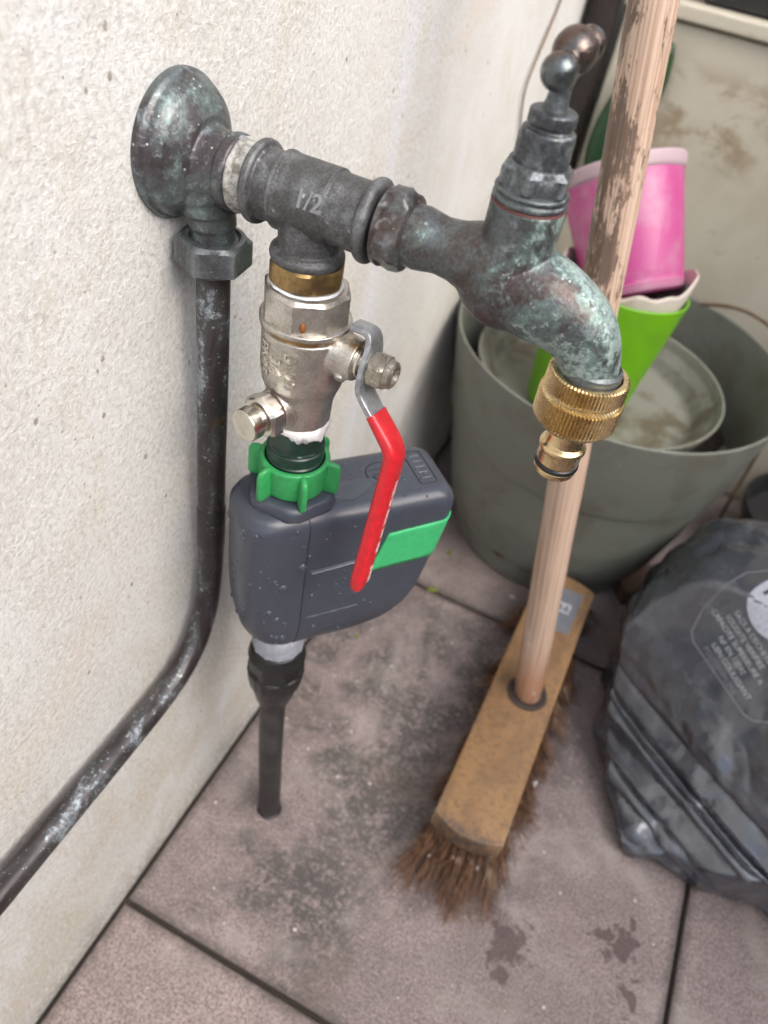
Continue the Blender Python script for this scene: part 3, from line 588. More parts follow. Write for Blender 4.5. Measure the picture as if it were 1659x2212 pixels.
# ================================================================== water timer
TM = thing('water_timer', (VX, VY, 250), 'slate grey water timer box with green stripe and green winged nut, beaded with drops', 'water timer')
TH = math.radians(48.5); EA = Vector((math.cos(TH), math.sin(TH), 0)); EB = Vector((-math.sin(TH), math.cos(TH), 0))
def TL(a, b, z): return Vector((VX, VY, 0)) + EA * a + EB * b + Vector((0, 0, z))
AMAX = [(247, 16), (250, 26), (254, 39), (259, 51), (265, 60), (272, 66.5), (280, 70), (290, 72.5), (300, 74.3), (320, 77.3), (338, 80), (343, 80)]
AMIN = [(247, -4), (251, -12), (257, -19), (266, -24), (280, -26.5), (300, -27.5), (343, -27.5)]
HB = [(247, 9), (250, 14), (255, 17.5), (263, 20), (275, 21), (343, 21)]
def slice_ring(z, ins=0., K=14):
    zc = min(z, 343); a0, a1, hb = interp(AMIN, zc) + ins, interp(AMAX, zc) - ins, interp(HB, zc) - ins
    rl = min(15.5 if ins < 3 else 12, hb * .8, (a1 - a0) * .4); rrad = min(7.0, hb * .6, (a1 - a0) * .3); ring = []
    for (ca, cb, r, s0) in ((a1 - rrad, hb - rrad, rrad, 0), (a0 + rl, hb - rl, rl, 1), (a0 + rl, -hb + rl, rl, 2), (a1 - rrad, -hb + rrad, rrad, 3)):
        for k in range(K + 1):
            t = (s0 + k / K) * pi / 2; ring.append(TL(ca + r * math.cos(t), cb + r * math.sin(t), z))
    return ring
zs = [247, 248.5, 250, 252, 254, 257, 260, 264, 268, 273, 279, 285, 291, 297, 305, 315, 325, 335, 340, 344]
rings = [slice_ring(z) for z in zs] + [slice_ring(344 + 8.5 * math.sin(t), 8.5 * (1 - math.cos(t))) for t in [pi / 2 * i / 7 for i in range(1, 8)]]
hb_ = MB().loft(rings); HS = part('housing', hb_, M['slate'], TM, sharp=50)
TOPZ = 352.5
pd = MB(); pd.revolve((VX, VY, TOPZ - 1), ZD, fil([(0, 0), (0, 21.6), (4.6, 20.8), (7.0, 18.6), (7.0, 0)], 1.6), 96, lambda t, h, r: min(r, (39.5 - (21.6 - r)) / 2 / math.cos(((t - TH - .26) % (pi / 3)) - pi / 6)), ref=XD); part('neck', pd, M['slate'], TM, sharp=25)
# seam and raised lines
sm = MB(); sm.tube([TL(2.5, -21.06, z) for z in (345, 335, 320, 300, 285, 275)] + [TL(2.2, -20.0, 263), TL(2, -17.6, 255)], .28, 8)
sm.tube([TL(2.5, -21 + 8.5 * (1 - math.cos(t)), 344 + 8.55 * math.sin(t)) for t in [pi / 2 * i / 8 for i in range(9)]], .28, 8); part('seam', sm, M['slate_dark'], HS)
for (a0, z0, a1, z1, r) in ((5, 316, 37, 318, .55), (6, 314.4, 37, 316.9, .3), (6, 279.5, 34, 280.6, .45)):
    q = MB(); q.tube([TL(a0, -21.0, z0), TL((a0 + a1) / 2, -21.05, (z0 + z1) / 2), TL(a1, -21.0, z1)], r, 8); part('ridge', q, M['scuff_glint' if r == .3 else 'slate_line'], HS)
q = MB()
def stripe_a(z): return interp(AMAX, z) - 6.6
zz = [308.5 + 25.5 * i / 10 for i in range(11)]; out = []; inn = []
for z in zz:
    a0 = lerp(36.5, 44, (z - 308.5) / 25.5); a1 = stripe_a(z); row = [(lerp(a0, a1, k / 8), -21.35) for k in range(9)]
    row += [(a1 + 7.3 * math.sin(t), -14.0 - 7.35 * math.cos(t)) for t in [pi / 2 * k / 8 for k in range(1, 9)]] + [(a1 + 7.3, b) for b in (-8, 0, 8, 13)]
    out.append([TL(a, b, z + (0 if k == 0 else 0) + (.06 * (a - 60))) for k, (a, b) in enumerate(row)])
nc = len(out[0]); q.add([p for r in out for p in r], [(i * nc + k, i * nc + k + 1, (i + 1) * nc + k + 1, (i + 1) * nc + k) for i in range(len(out) - 1) for k in range(nc - 1)])
o = part('stripe', q, M['stripe'], HS); md = o.modifiers.new('thick', 'SOLIDIFY'); md.thickness = .0009; md.offset = 0
# engraved emblem and slots on the top
q = MB()
em = [(-7, 3.5), (-3.5, 7), (3, 7.5), (7, 5), (8, 0), (6, -5), (1, -7.5), (-4, -6.5), (-8, -2)]
q.tube(crom([TL(46 + y, 1 + x, TOPZ + .05) for x, y in em + em[:1]], 5), .35, 6)
q.tube(crom([TL(46 + y, 1 + x, TOPZ + .05) for x, y in [(-4.5, -3), (-1, -4.5), (0, -1), (-1, 2.5), (3.2, 3.6), (3.6, -1), (3.4, -5)]], 5), .35, 6); part('emblem', q, M['slate_dark'], HS)
q = MB(); rc = [(-12, -3.6), (-12, 3.6), (-11, 4.6), (11, 4.6), (12, 3.6), (12, -3.6), (11, -4.6), (-11, -4.6)]
q.tube([TL(67 + y, 1 + x, TOPZ + .05) for x, y in rc + rc[:1]], .3, 6); part('slot_outline', q, M['slate_dark'], HS)
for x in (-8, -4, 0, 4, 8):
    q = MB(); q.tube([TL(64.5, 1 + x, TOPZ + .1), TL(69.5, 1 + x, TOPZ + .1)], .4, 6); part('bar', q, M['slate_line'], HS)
# green winged nut
g = MB(); g.revolve((VX, VY, 359.2), ZD, fil([(0, 11), (0, 14.6), (1, 15.2), (12, 15.8), (15, 15.9), (16, 15.3), (16, 13.4), (10, 13.1)], .6), 72, cap=False); GN = part('winged_nut', g, M['green'], TM)
for i in range(6):
    a = math.radians(-107 + 60 * i); d = Vector((math.cos(a), math.sin(a), 0)); t_ = Vector((-math.sin(a), math.cos(a), 0)); c0 = Vector((VX, VY, 0)); rings = []
    for r, z0, z1, th in ((14, 358.0, 375.0, 1.7), (17.5, 357.4, 375.4, 1.7), (20.3, 357.6, 374.6, 1.6), (21.3, 358.8, 372.8, 1.0)):
        rings.append([c0 + d * r + t_ * (th * math.cos(u)) + Vector((0, 0, (z0 + z1) / 2 + (z1 - z0) / 2 * math.copysign(abs(math.sin(u)) ** .25, math.sin(u)))) for u in [2 * pi * k / 20 for k in range(20)]])
    part('wing', MB().loft(rings), M['green'], GN, sharp=50)
g = MB(); g.revolve((VX, VY, 369.5), ZD, [(0, 0), (0, 12.8), (6, 12.8), (6.6, 12.2), (7.2, 12.8), (12, 12.8), (12.6, 12.1), (13.2, 12.6), (13.8, 12.6), (14.2, 12.8), (22, 12.8), (24, 11.8), (29.5, 11.5), (29.5, 0)], 96,
    lambda t, h, r: min(r, 23.4 / 2 / math.cos(((t + 1.2) % (pi / 3)) - pi / 6)) if 14.1 < h < 23 else r); part('thread_adapter', g, M['dkgreen'], TM, sharp=25)
# outlet nut
g = MB(); g.revolve((VX, VY, 232), ZD, fil([(0, 0), (0, 13.5), (2, 14.6), (14, 15), (17, 14.4), (17, 0)], .7), 96, lambda t, h, r: r + (.5 if (t * 12 / (2 * pi)) % 1 < .16 and 1 < h < 13 else 0)); part('outlet_nut', g, M['greynut'], TM, sharp=40)
# drops
random.seed(21); bmh = BVHTree.FromPolygons([p for p in hb_.v], hb_.f); dr = MB()
def drop(p, nrm, r):
    u, v, w_ = frame(nrm); K = 10; vs_ = []; fs = []; hs_ = [(1.0, 0.), (.92, .22), (.66, .42), (.35, .52), (.0, .58)]
    el = random.uniform(1.0, 1.3)
    for j, (q_, h_) in enumerate(hs_):
        for k in range(K):
            t = 2 * pi * k / K; vs_.append(p + (u * math.cos(t) * q_ * r * el + v * math.sin(t) * q_ * r) + w_ * (h_ * r - .05))
    for j in range(len(hs_) - 1):
        for k in range(K): fs.append((j * K + k, j * K + (k + 1) % K, (j + 1) * K + (k + 1) % K, (j + 1) * K + k))
    dr.add(vs_, fs)
cnt = 0
while cnt < 90:
    if random.random() < .62: a0 = random.gauss(-4, 16); b0 = -60; di = EB
    else: a0 = -70; b0 = random.uniform(-20, 20); di = EA
    z0 = random.uniform(256, 346)
    if a0 > 12 and random.random() < .45: continue
    hit = bmh.ray_cast(TL(a0, b0, z0), di)
    if hit[0] is None: continue
    r = min(2.3, .4 + random.expovariate(1 / .5)); nrm = hit[1] if hit[1].dot(di) < 0 else -hit[1]; drop(hit[0], nrm, r); cnt += 1
for _ in range(26):
    hit = bmh.ray_cast(TL(random.uniform(18, 75), random.uniform(-19, 16), 400), Vector((0, 0, -1)))
    if hit[0]: drop(hit[0], Vector((0, 0, 1)) if hit[1].z > 0 else -hit[1], random.uniform(.3, 1.1))
for _ in range(40):
    hit = bmh.ray_cast(TL(random.uniform(8, 62), -60, random.uniform(275, 343)), EB)
    if hit[0]: drop(hit[0], hit[1] if hit[1].dot(EB) < 0 else -hit[1], random.uniform(.25, .8))
pu = MB(); K = 40; rg = []
for r_, z_ in ((1.0, .02), (.93, .28), (.8, .42), (.4, .48)):
    rg.append([TL(26 + r_ * (13 + 3 * math.sin(2 * t + 1) + 1.6 * math.sin(5 * t)) * math.cos(t), -5 + r_ * (6.5 + 1.6 * math.sin(3 * t)) * math.sin(t), TOPZ + z_) for t in [2 * pi * k / K for k in range(K)]])
pu.loft(rg); part('puddle', pu, M['water'], TM, sharp=0)
o = part('water_drops', dr, M['water'], TM, sharp=0); tag(o, kind='stuff')

# ================================================================== hose under the timer
HA = thing('hose_coupling', (VX, VY, 170), 'black ribbed compression coupling under the grey water timer', 'coupling')
g = MB(); g.revolve((VX, VY, 232), (0, 0, -1), fil([(0, 0), (0, 14.2), (3, 15.6), (9, 17.0), (14, 17.0), (15, 16.3), (22, 16.1), (23, 16.9), (31, 16.4), (37, 15.6), (38, 14.6), (44, 13.6), (49, 12.2), (54, 11.4), (56, 10.4), (56, 0)], .8), 96,
    lambda t, h, r: min(r, 31 / 2 / math.cos((t % (pi / 4)) - pi / 8)) if 9 < h < 22 else r + (.25 * math.cos(20 * t) if 23 < h < 38 else 0)); part('body', g, M['black'], HA, sharp=30)
HO = thing('feed_hose', (VX + 1, VY + 8, 0), 'straight black hose running from the coupling down to the tiles', 'hose')
g = MB(); g.tube(crom([(VX, VY, 176), (VX, VY + 1.5, 130), (VX + .6, VY + 5, 60), (VX + 1.2, VY + 8.5, -3)], 8), 8.2, 32); part('hose', g, M['hose'], HO)
g = MB(); g.revolve((VX + 1.2, VY + 8.4, -.3), ZD, [(0, 9.8), (.6, 9.4), (1.0, 8.8), (1.4, 8.0)], 40, lambda t, h, r: r + .8 * mnoise.noise(Vector((math.cos(t) * 2, math.sin(t) * 2, 5))), cap=False); part('sealing_ring', g, M['black'], HO)

# ================================================================== broom
BR = thing('broom', (204, 408, 0), 'wooden broom with brown bristles leaning its long handle on the wall', 'broom')
bb = MB(); x0, x1, y0, y1 = 176.5, 231.0, 271.0, 556.0; rings = []
def block_ring(z, ins):
    r = []; n_ = 10; bul = 7.5
    for k in range(n_ + 1): t = k / n_; r.append((lerp(x0 + ins, x1 - ins, t), y0 + ins - bul * (1 - (2 * t - 1) ** 2) + 5, z))
    for k in range(1, 8): r.append((x1 - ins, lerp(y0 + ins + 5, y1 - ins - 5, k / 8), z))
    for k in range(n_ + 1): t = k / n_; r.append((lerp(x1 - ins, x0 + ins, t), y1 - ins + bul * (1 - (2 * t - 1) ** 2) - 5, z))
    for k in range(1, 8): r.append((x0 + ins, lerp(y1 - ins - 5, y0 + ins + 5, k / 8), z))
    return r
bb.loft([block_ring(z, i) for z, i in ((39, 1.2), (40, .3), (41.5, 0), (57.5, 0), (59.2, .5), (60, 1.8))]); BK = part('block', bb, M['block'], BR, sharp=40)
A_ = Vector((206.6, 408.1, 62)); B_2 = Vector((116.2, 448.6, 537.2)); hd_ = (B_2 - A_).normalized(); HL = 985.0
hm = MB(); hp = [(0, 0), (0, 9.5), (4, 10.6), (30, 11.6)] + [(30 + (HL - 36) * i / 40, 12.0 + .12 * math.sin(i * 1.7)) for i in range(1, 41)] + [(HL - 2, 11), (HL, 8), (HL, 0)]
hm.revolve((0, 0, 0), ZD, hp, 48); hme = hm.mesh('handle', (0, 0, 0), 40); hme.materials.append(M['handle'])
ho = bpy.data.objects.new('handle', hme); link(ho); ho.parent = BR
ho.rotation_mode = 'QUATERNION'; ho.rotation_quaternion = hd_.to_track_quat('Z', 'Y'); ho.location = (A_ - hd_ * 14 - ROOT[BR.name]) * S
fr = MB(); fr.revolve(A_ + Vector((0, 0, -2.6)), ZD, fil([(0, 0), (0, 17.5), (2.2, 17), (3.0, 15.6), (2.4, 12), (2.4, 0)], .6), 40, lambda t, h, r: r + .8 * mnoise.noise(Vector((math.cos(t), math.sin(t), h * .3)))); part('collar', fr, M['ferrule'], BK)
stk = MB(); stk.add([(192, 486, 60.25), (221, 487, 60.25), (222, 542, 60.25), (193, 541, 60.25)], [(0, 1, 2, 3)]); SK = part('sticker', stk, M['sticker'], BK, smooth=False)
tm_ = text_mb('EL', 20, .03, 3); q = MB(); q.add([Vector((207.5 - p.y * .9, 514 + p.x, 60.4)) for p in tm_.v], tm_.f)
q = MB(); q.add([Vector((207.5 + p.y, 514 - p.x, 60.45 + p.z)) for p in tm_.v], tm_.f); part('print', q, M['emboss'], SK, smooth=False)
random.seed(5); bs = MB(); VS = []; FS = []
def strand(x, y, z, dx, dy, L_, wd):
    n_ = 5; pts = []; p = Vector((x, y, z)); d = Vector((dx, dy, -1)).normalized(); cur = Vector((random.gauss(0, .06), random.gauss(0, .06), 0))
    for k in range(n_ + 1):
        pts.append(p.copy()); p = p + d * (L_ / n_); d = (d + cur + Vector((dx, dy, 0)) * .10).normalized()
        if p.z < .6: p.z = .6; d.z = max(d.z, -.02); d.normalize()
    a = random.uniform(0, pi); s_ = Vector((math.cos(a), math.sin(a), 0)); o = len(VS)
    for k, p in enumerate(pts):
        w2 = wd * (1 - .55 * k / n_) / 2; VS.extend([p - s_ * w2, p + s_ * w2])
    for k in range(n_): FS.append((o + 2 * k, o + 2 * k + 1, o + 2 * k + 3, o + 2 * k + 2))
tufts = [(lerp(x0 + 6, x1 - 5, i / 4), lerp(y0 + 7, y1 - 7, j / 21)) for i in range(5) for j in range(22)]
for (tx_, ty_) in tufts:
    ex = (tx_ - 204) / 27; ey = (ty_ - 413) / 143; ey = math.copysign(max(0, abs(ey) - .72) / .28, ey)
    lean = (max(ex, 0) * .50 + min(ex, 0) * .08 + random.gauss(0, .13), ey * .75 + random.gauss(0, .13)); Lt = random.uniform(40, 52) + 14 * max(0, -ey)
    for _ in range(64):
        strand(tx_ + random.gauss(0, 2.6), ty_ + random.gauss(0, 2.6), 40, lean[0] + random.gauss(0, .07), lean[1] + random.gauss(0, .07), Lt * random.uniform(.8, 1.1), random.uniform(.5, .95))
for _ in range(40): strand(random.uniform(x0, x1), y0 + random.uniform(2, 14), 40, random.gauss(-.25, .5), -random.uniform(.5, 1.3), random.uniform(50, 72), .5)
bs.add(VS, FS); o = part('bristles', bs, M['bristle'], BR, smooth=False); tag(o, kind='stuff')
cr = MB()
for (x, y, z, r) in ((203, 268, 24, 2.6), (217, 268, 20, 2.0), (222, 268, 27, 1.6), (239, 352, 30, 2.4), (241, 338, 16, 1.5), (186, 262, 18, 1.6)):
    for _ in range(3): cr.sphere((x + random.gauss(0, r * .5), y + random.gauss(0, r * .5), z + random.gauss(0, r * .7)), r * random.uniform(.4, .8), 5, (1, 1, random.uniform(.8, 1.6)))
o = part('plaster_crumbs', cr, M['crumb'], BR); tag(o, kind='stuff')

# ================================================================== planter, dish and cups
PC = Vector((160, 684, 0))
PT = thing('planter', PC, 'large grey green plastic planter standing in the corner against the wall', 'planter')
g = MB(); g.revolve(PC, ZD, fil([(0, 0), (0, 104), (3, 107), (60, 117), (150, 131.5), (152, 133), (154, 144.5), (240, 156.5), (243.5, 157), (244.5, 155.5), (243, 153.8), (150, 141), (90, 131), (40, 120), (40, 0)], 1.4), 96); PB_ = part('tub', g, M['pot'], PT)
so = MB(); nR, nT = 12, 48; vs_ = [Vector((PC.x, PC.y, 158))]; fs = []
for i in range(1, nR + 1):
    for k in range(nT):
        t = 2 * pi * k / nT; r = 141.0 * i / nR; vs_.append(Vector((PC.x + r * math.cos(t), PC.y + r * math.sin(t), 156 + 9 * mnoise.noise(Vector((r * .04 * math.cos(t), r * .04 * math.sin(t), 2))) + 4 * mnoise.noise(Vector((r * .15 * math.cos(t), r * .15 * math.sin(t), 5))))))
for k in range(nT):
    k2 = (k + 1) % nT; fs.append((0, 1 + k, 1 + k2))
    for i in range(nR - 1): fs.append((1 + i * nT + k, 1 + (i + 1) * nT + k, 1 + (i + 1) * nT + k2, 1 + i * nT + k2))
so.add(vs_, fs); part('soil', so, M['soil'], PT, sharp=0)
mk = MB(); a = math.radians(-105); 
for dz, da, r in ((0, 0, 7), (2, .05, 5.5), (-3, -.03, 5)):
    rr_ = interp([(3, 107), (60, 117)], 36 + dz); mk.revolve(PC + Vector((rr_ * math.cos(a + da), rr_ * math.sin(a + da), 36 + dz)), (math.cos(a + da), math.sin(a + da), -.16), [(-.6, r), (.5, r * .92), (.7, 0)], 20)
part('mud_mark', mk, M['mud'], PB_)
DC = Vector((150, 680, 0)); DI = thing('plant_saucer', (150, 680, 172), 'dirty beige plant saucer lying inside the large grey green planter', 'saucer')
g = MB(); g.revolve(DC, ZD, fil([(166, 0), (166, 100), (168, 103), (208, 119), (214, 120.5), (215.5, 119.6), (214.5, 117.6), (205, 114.5), (198, 108), (196.5, 106.5), (186, 100), (184, 96), (184, 0)], 1.5), 96); part('dish', g, M['dish'], DI)
GP = Vector((138, 650, 186)); GPT = Vector((140, 661, 311)); gd = (GPT - GP)
LP = thing('green_pot', GP, 'bright lime green tapered pot standing in the beige saucer', 'plant pot')
g = MB(); Lg = gd.length; g.revolve(GP, gd, fil([(0, 0), (0, 43), (2, 44.5), (Lg - 2, 58.5), (Lg, 58.8), (Lg + .8, 57.8), (Lg, 56.4), (Lg - 60, 49), (Lg - 60, 0)], .8), 64); part('pot', g, M['lime'], LP)
CC = thing('cream_bowl', GP + gd * .75, 'cream plastic bowl with a bent lip stuck in the lime green pot', 'bowl')
g = MB(); g.revolve(GP, gd, fil([(Lg - 40, 42), (Lg - 30, 49), (Lg + 2, 55.2), (Lg + 9, 56.2), (Lg + 11.5, 55.8), (Lg + 11.6, 54.4), (Lg + 6, 53), (Lg - 24, 46), (Lg - 38, 38)], .8), 96, cap=False)
gu = gd.normalized()
for k_, p in enumerate(g.v):
    rel = p - GP; hh = rel.dot(gu); az_ = math.atan2(rel.y, rel.x)
    if hh > Lg - 6: g.v[k_] = p + gu * ((hh - Lg + 6) / 17) * (15 * max(0, math.cos(az_ - .25)) ** 3 - 4 + 2.5 * math.sin(5 * az_) + 1.5 * math.sin(11 * az_ + 1))
part('bowl', g, M['cream_cup'], CC)
g = MB(); g.revolve(GP, gd, [(Lg - 20, 46), (Lg - 19, 0)], 48, cap=False); part('bowl_shade_disc', g, M['plum'], CC)  # dark disc stands in for the shade inside the bowl
PK0 = Vector((154, 664, 300)); PK1 = Vector((101, 705, 382)); pd_ = PK1 - PK0; Lp = pd_.length
PK = thing('pink_tumbler', PK0, 'translucent pink tumbler tilted on the cream bowl behind the broom handle', 'tumbler')
g = MB(); g.revolve(PK0, pd_, fil([(0, 0), (0, 38), (1.5, 40.5), (9, 41.5), (10, 40.6), (16, 41.8), (Lp - 10, 50), (Lp - 9, 48), (10, 37), (8, 0)], 1.0), 72); part('cup', g, M['pink'], PK)
g = MB(); g.revolve(PK0, pd_, fil([(Lp - 11, 50.2), (Lp - 9, 52), (Lp - 1, 53.6), (Lp + 1, 52.8), (Lp, 50.5), (Lp - 10, 48.6)], .8), 72, cap=False); part('lip', g, M['lip'], PK)
for h0 in (2.5, 5, 7.5):
    g = MB(); g.revolve(PK0, pd_, [(h0 - .7, 40.7), (h0, 41.9), (h0 + .7, 40.9)], 64, cap=False); part('foot_ring', g, M['lip'], PK)

# ================================================================== cream chest, downpipe and clutter behind
CH = thing('storage_chest', (380, 870, 0), 'cream storage chest with a stained front behind the planter', 'chest')
g = MB(); g.box((37, 872, 0), (760, 1240, 467)); o = part('body', g, M['chest'], CH, smooth=False); md = o.modifiers.new('bev', 'BEVEL'); md.width = .004; md.segments = 3
g = MB(); rings = [[(34 - 0, 866, z), (764, 858, z), (764, 1244, z), (34, 1244, z)] for z in (469, 483)]; g.loft(rings); o = part('lid', g, M['chest'], CH, smooth=False); md = o.modifiers.new('bev', 'BEVEL'); md.width = .003; md.segments = 3
DP = thing('downpipe', (17, 865, 0), 'dark brown downpipe in the gap between the wall and the chest', 'pipe')
g = MB(); g.revolve((17, 868, -4), ZD, [(0, 0), (0, 14), (2000, 14), (2000, 0)], 32); part('pipe', g, M['downpipe'], DP)
g = MB(); g.revolve((17, 868, 330), ZD, fil([(0, 14), (0, 15.6), (26, 15.6), (26, 14)], .6), 32, cap=False); part('joint', g, M['downpipe'], DP)
TB = thing('black_crate', (320, 990, 483), 'black plastic crate standing on the lid of the cream chest', 'crate')
g = MB(); g.loft([[(x0_, y0_, z) for x0_, y0_ in ((96 + i_, 878 + i_), (560 - i_, 878 + i_), (560 - i_, 1100 - i_), (96 + i_, 1100 - i_))] for z, i_ in ((483.4, 8), (486, 5), (640, 0), (640, 6), (500, 12))]); o = part('shell', g, M['dark'], TB, sharp=30)
for zz_ in (520, 560, 600):
    g = MB(); g.box((110, 874.5, zz_), (546, 879.5, zz_ + 9)); part('rib', g, M['dark'], TB, smooth=False)
TB2 = thing('weathered_board', (66, 1000, 483), 'weathered brown board lying on the chest lid beside the black tub', 'board')
g = MB(); g.box((40, 900, 483.4), (84, 1200, 545)); o = part('plank', g, M['brownwood'], TB2, smooth=False); md = o.modifiers.new('bev', 'BEVEL'); md.width = .003; md.segments = 2
FT = thing('black_flowerpot', (425, 770, 0), 'black flowerpot half hidden between the planter and the bin bag', 'flowerpot')
g = MB(); g.revolve((425, 770, 0), ZD, fil([(0, 0), (0, 62), (66, 74), (68, 79), (84, 82), (86, 80), (80, 77), (60, 72), (60, 0)], 1.2), 56); part('pot', g, M['dark'], FT)
FB = thing('floor_board', (300, 650, 0), 'short weathered brown board on the tiles between planter and bin bag', 'board')
g = MB(); bd = Vector((.86, .51, 0)); bp = Vector((-.51, .86, 0)); c0 = Vector((318, 668, 0)); g.loft([[c0 + bd * (sa * 75) + bp * (sb * 22) + Vector((0, 0, z)) for sa, sb in ((-1, -1), (1, -1), (1, 1), (-1, 1))] for z in (1, 19)]); o = part('plank', g, M['brownwood'], FB, smooth=False); md = o.modifiers.new('bev', 'BEVEL'); md.width = .002; md.segments = 2
def leaf_mb(base, tip, nrm, wid, curl=.15, n_=14):
    base, tip = Vector(base), Vector(tip); d = tip - base; L_ = d.length; d.normalize(); nv = Vector(nrm); nv = (nv - d * nv.dot(d)).normalized(); s_ = d.cross(nv); m = MB(); vs_ = []; fs = []
    for i in range(n_ + 1):
        t = i / n_; w_ = wid * (math.sin(pi * min(1, t * .97 + .015)) ** .75) / 2; c_ = base + d * (L_ * t) + nv * (curl * L_ * math.sin(pi * t))
        for k in range(-3, 4): e = k / 3; vs_.append(c_ + s_ * (w_ * e) + nv * (-.18 * wid * e * e + .05 * wid * abs(e)))
    for i in range(n_):
        for k in range(6): fs.append((i * 7 + k, i * 7 + k + 1, (i + 1) * 7 + k + 1, (i + 1) * 7 + k))
    m.add(vs_, fs); return m
LF = thing('green_leaf', (60, 852, 330), 'dark green leaf standing against the cream chest behind the broom handle', 'leaf')
o = part('blade', leaf_mb((52, 850, 322), (92, 858, 452), (.25, -1, 0), 46, .05), M['leaf'], LF); md = o.modifiers.new('t', 'SOLIDIFY'); md.thickness = .0006
g = MB(); g.tube(crom([(52, 850, 324), (46, 846, 290), (44, 842, 200), (46, 845, 2)], 6), 1.6, 8); part('stalk', g, M['leaf'], LF)
for (bx, tx_, label) in (((40, 893, 488), (22, 850, 494), 'reddish dead leaf on the chest corner beside the downpipe'),):
    o = part('dead_leaf', leaf_mb(bx, tx_, (.2, -.3, 1), 26, .2), M['deadleaf'], base=bx); md = o.modifiers.new('t', 'SOLIDIFY'); md.thickness = .0005; tag(o, label, 'leaf')
ST = part('climbing_stem', MB().tube(crom([(3, 772, 540), (2.6, 749, 479), (2.6, 731, 455), (3, 706, 424), (2.4, 714, 400), (2.6, 727, 378), (2.4, 741, 340), (2.6, 752, 250), (4, 760, 2)], 6), .95, 8), M['twig'], base=(3, 740, 0)); tag(ST, 'thin brown dry stem trailing up the plaster wall behind the tap handle', 'stem')
ST = part('dry_twig', MB().tube(crom([(214, 815, 248), (238, 806, 258.5), (258, 800, 262), (282, 792, 259), (310, 782, 246), (330, 776, 180), (336, 770, 1)], 6), [2.0] * 37, 8), M['twig'], base=(336, 770, 0)); tag(ST, 'bare dry twig sticking out behind the planter rim', 'twig')
for i, (x, y, s_, lab) in enumerate(((79, 578, 9, 'yellow green leaf scrap on the tile at the planter foot'), (84, 520, 12, 'green leaf scrap caught in the tile joint under the timer'), (160, 557, 8, 'pale leaf scrap on the tile under the planter edge'), (43, 426, 6, 'tiny green leaf scrap on the tile close to the wall'))):
    a = random.uniform(0, 6); o = part('leaf_scrap', leaf_mb((x - s_ / 2 * math.cos(a), y - s_ / 2 * math.sin(a), 1.0), (x + s_ / 2 * math.cos(a), y + s_ / 2 * math.sin(a), 1.2), (0, 0, 1), s_ * .55, .12, 6), M['moss'] if i != 2 else M['crumb'], base=(x, y, 0)); tag(o, lab, 'leaf scrap')
cr = MB(); random.seed(11)
for (x, y) in [(271, 355), (268, 318), (275, 199), (146, 195), (236, 196), (390, 215), (120, 300), (66, 330)] + [(random.uniform(20, 370), random.uniform(150, 510)) for _ in range(45)]:
    r = random.uniform(.4, 1.3); cr.sphere((x, y, r * .4), r, 4, (1, random.uniform(.6, 1.2), .7))
o = part('grit', cr, M['crumb']); tag(o, 'white grit scattered over the tiles', 'grit', kind='stuff')

# ================================================================== bin bag
BGC = Vector((452, 505, 84)); BG = thing('bin_bag', (452, 505, 0), 'dark grey plastic bin bag with folds and printed text lying on the tiles', 'bin bag')
nU, nV = 430, 250; vs_ = []; fs = []
def spow(x, e): return math.copysign(abs(x) ** e, x)
CN = Vector((-.5, -.68, .53)).normalized(); fe = Vector((.30, .439, .847)); fd = Vector((.811, -.585, .015))
random.seed(77); CW = []
for k_ in range(18):
    v_ = Vector((random.gauss(0, 1), random.gauss(0, 1), random.gauss(0, 1))).normalized(); lam = random.choice((110, 80, 60, 46, 34, 26, 20)); CW.append((v_ / lam, random.random(), lam * .05))
def crumple(p):
    h_ = 0
    for v_, f_, a_ in CW:
        t_ = abs(((p.dot(v_) + f_) % 1) * 2 - 1); h_ += a_ * (t_ - .5)
    return h_ * 1.35
def sm_(x, a, b): t = max(0., min(1., (x - a) / (b - a))); return t * t * (3 - 2 * t)
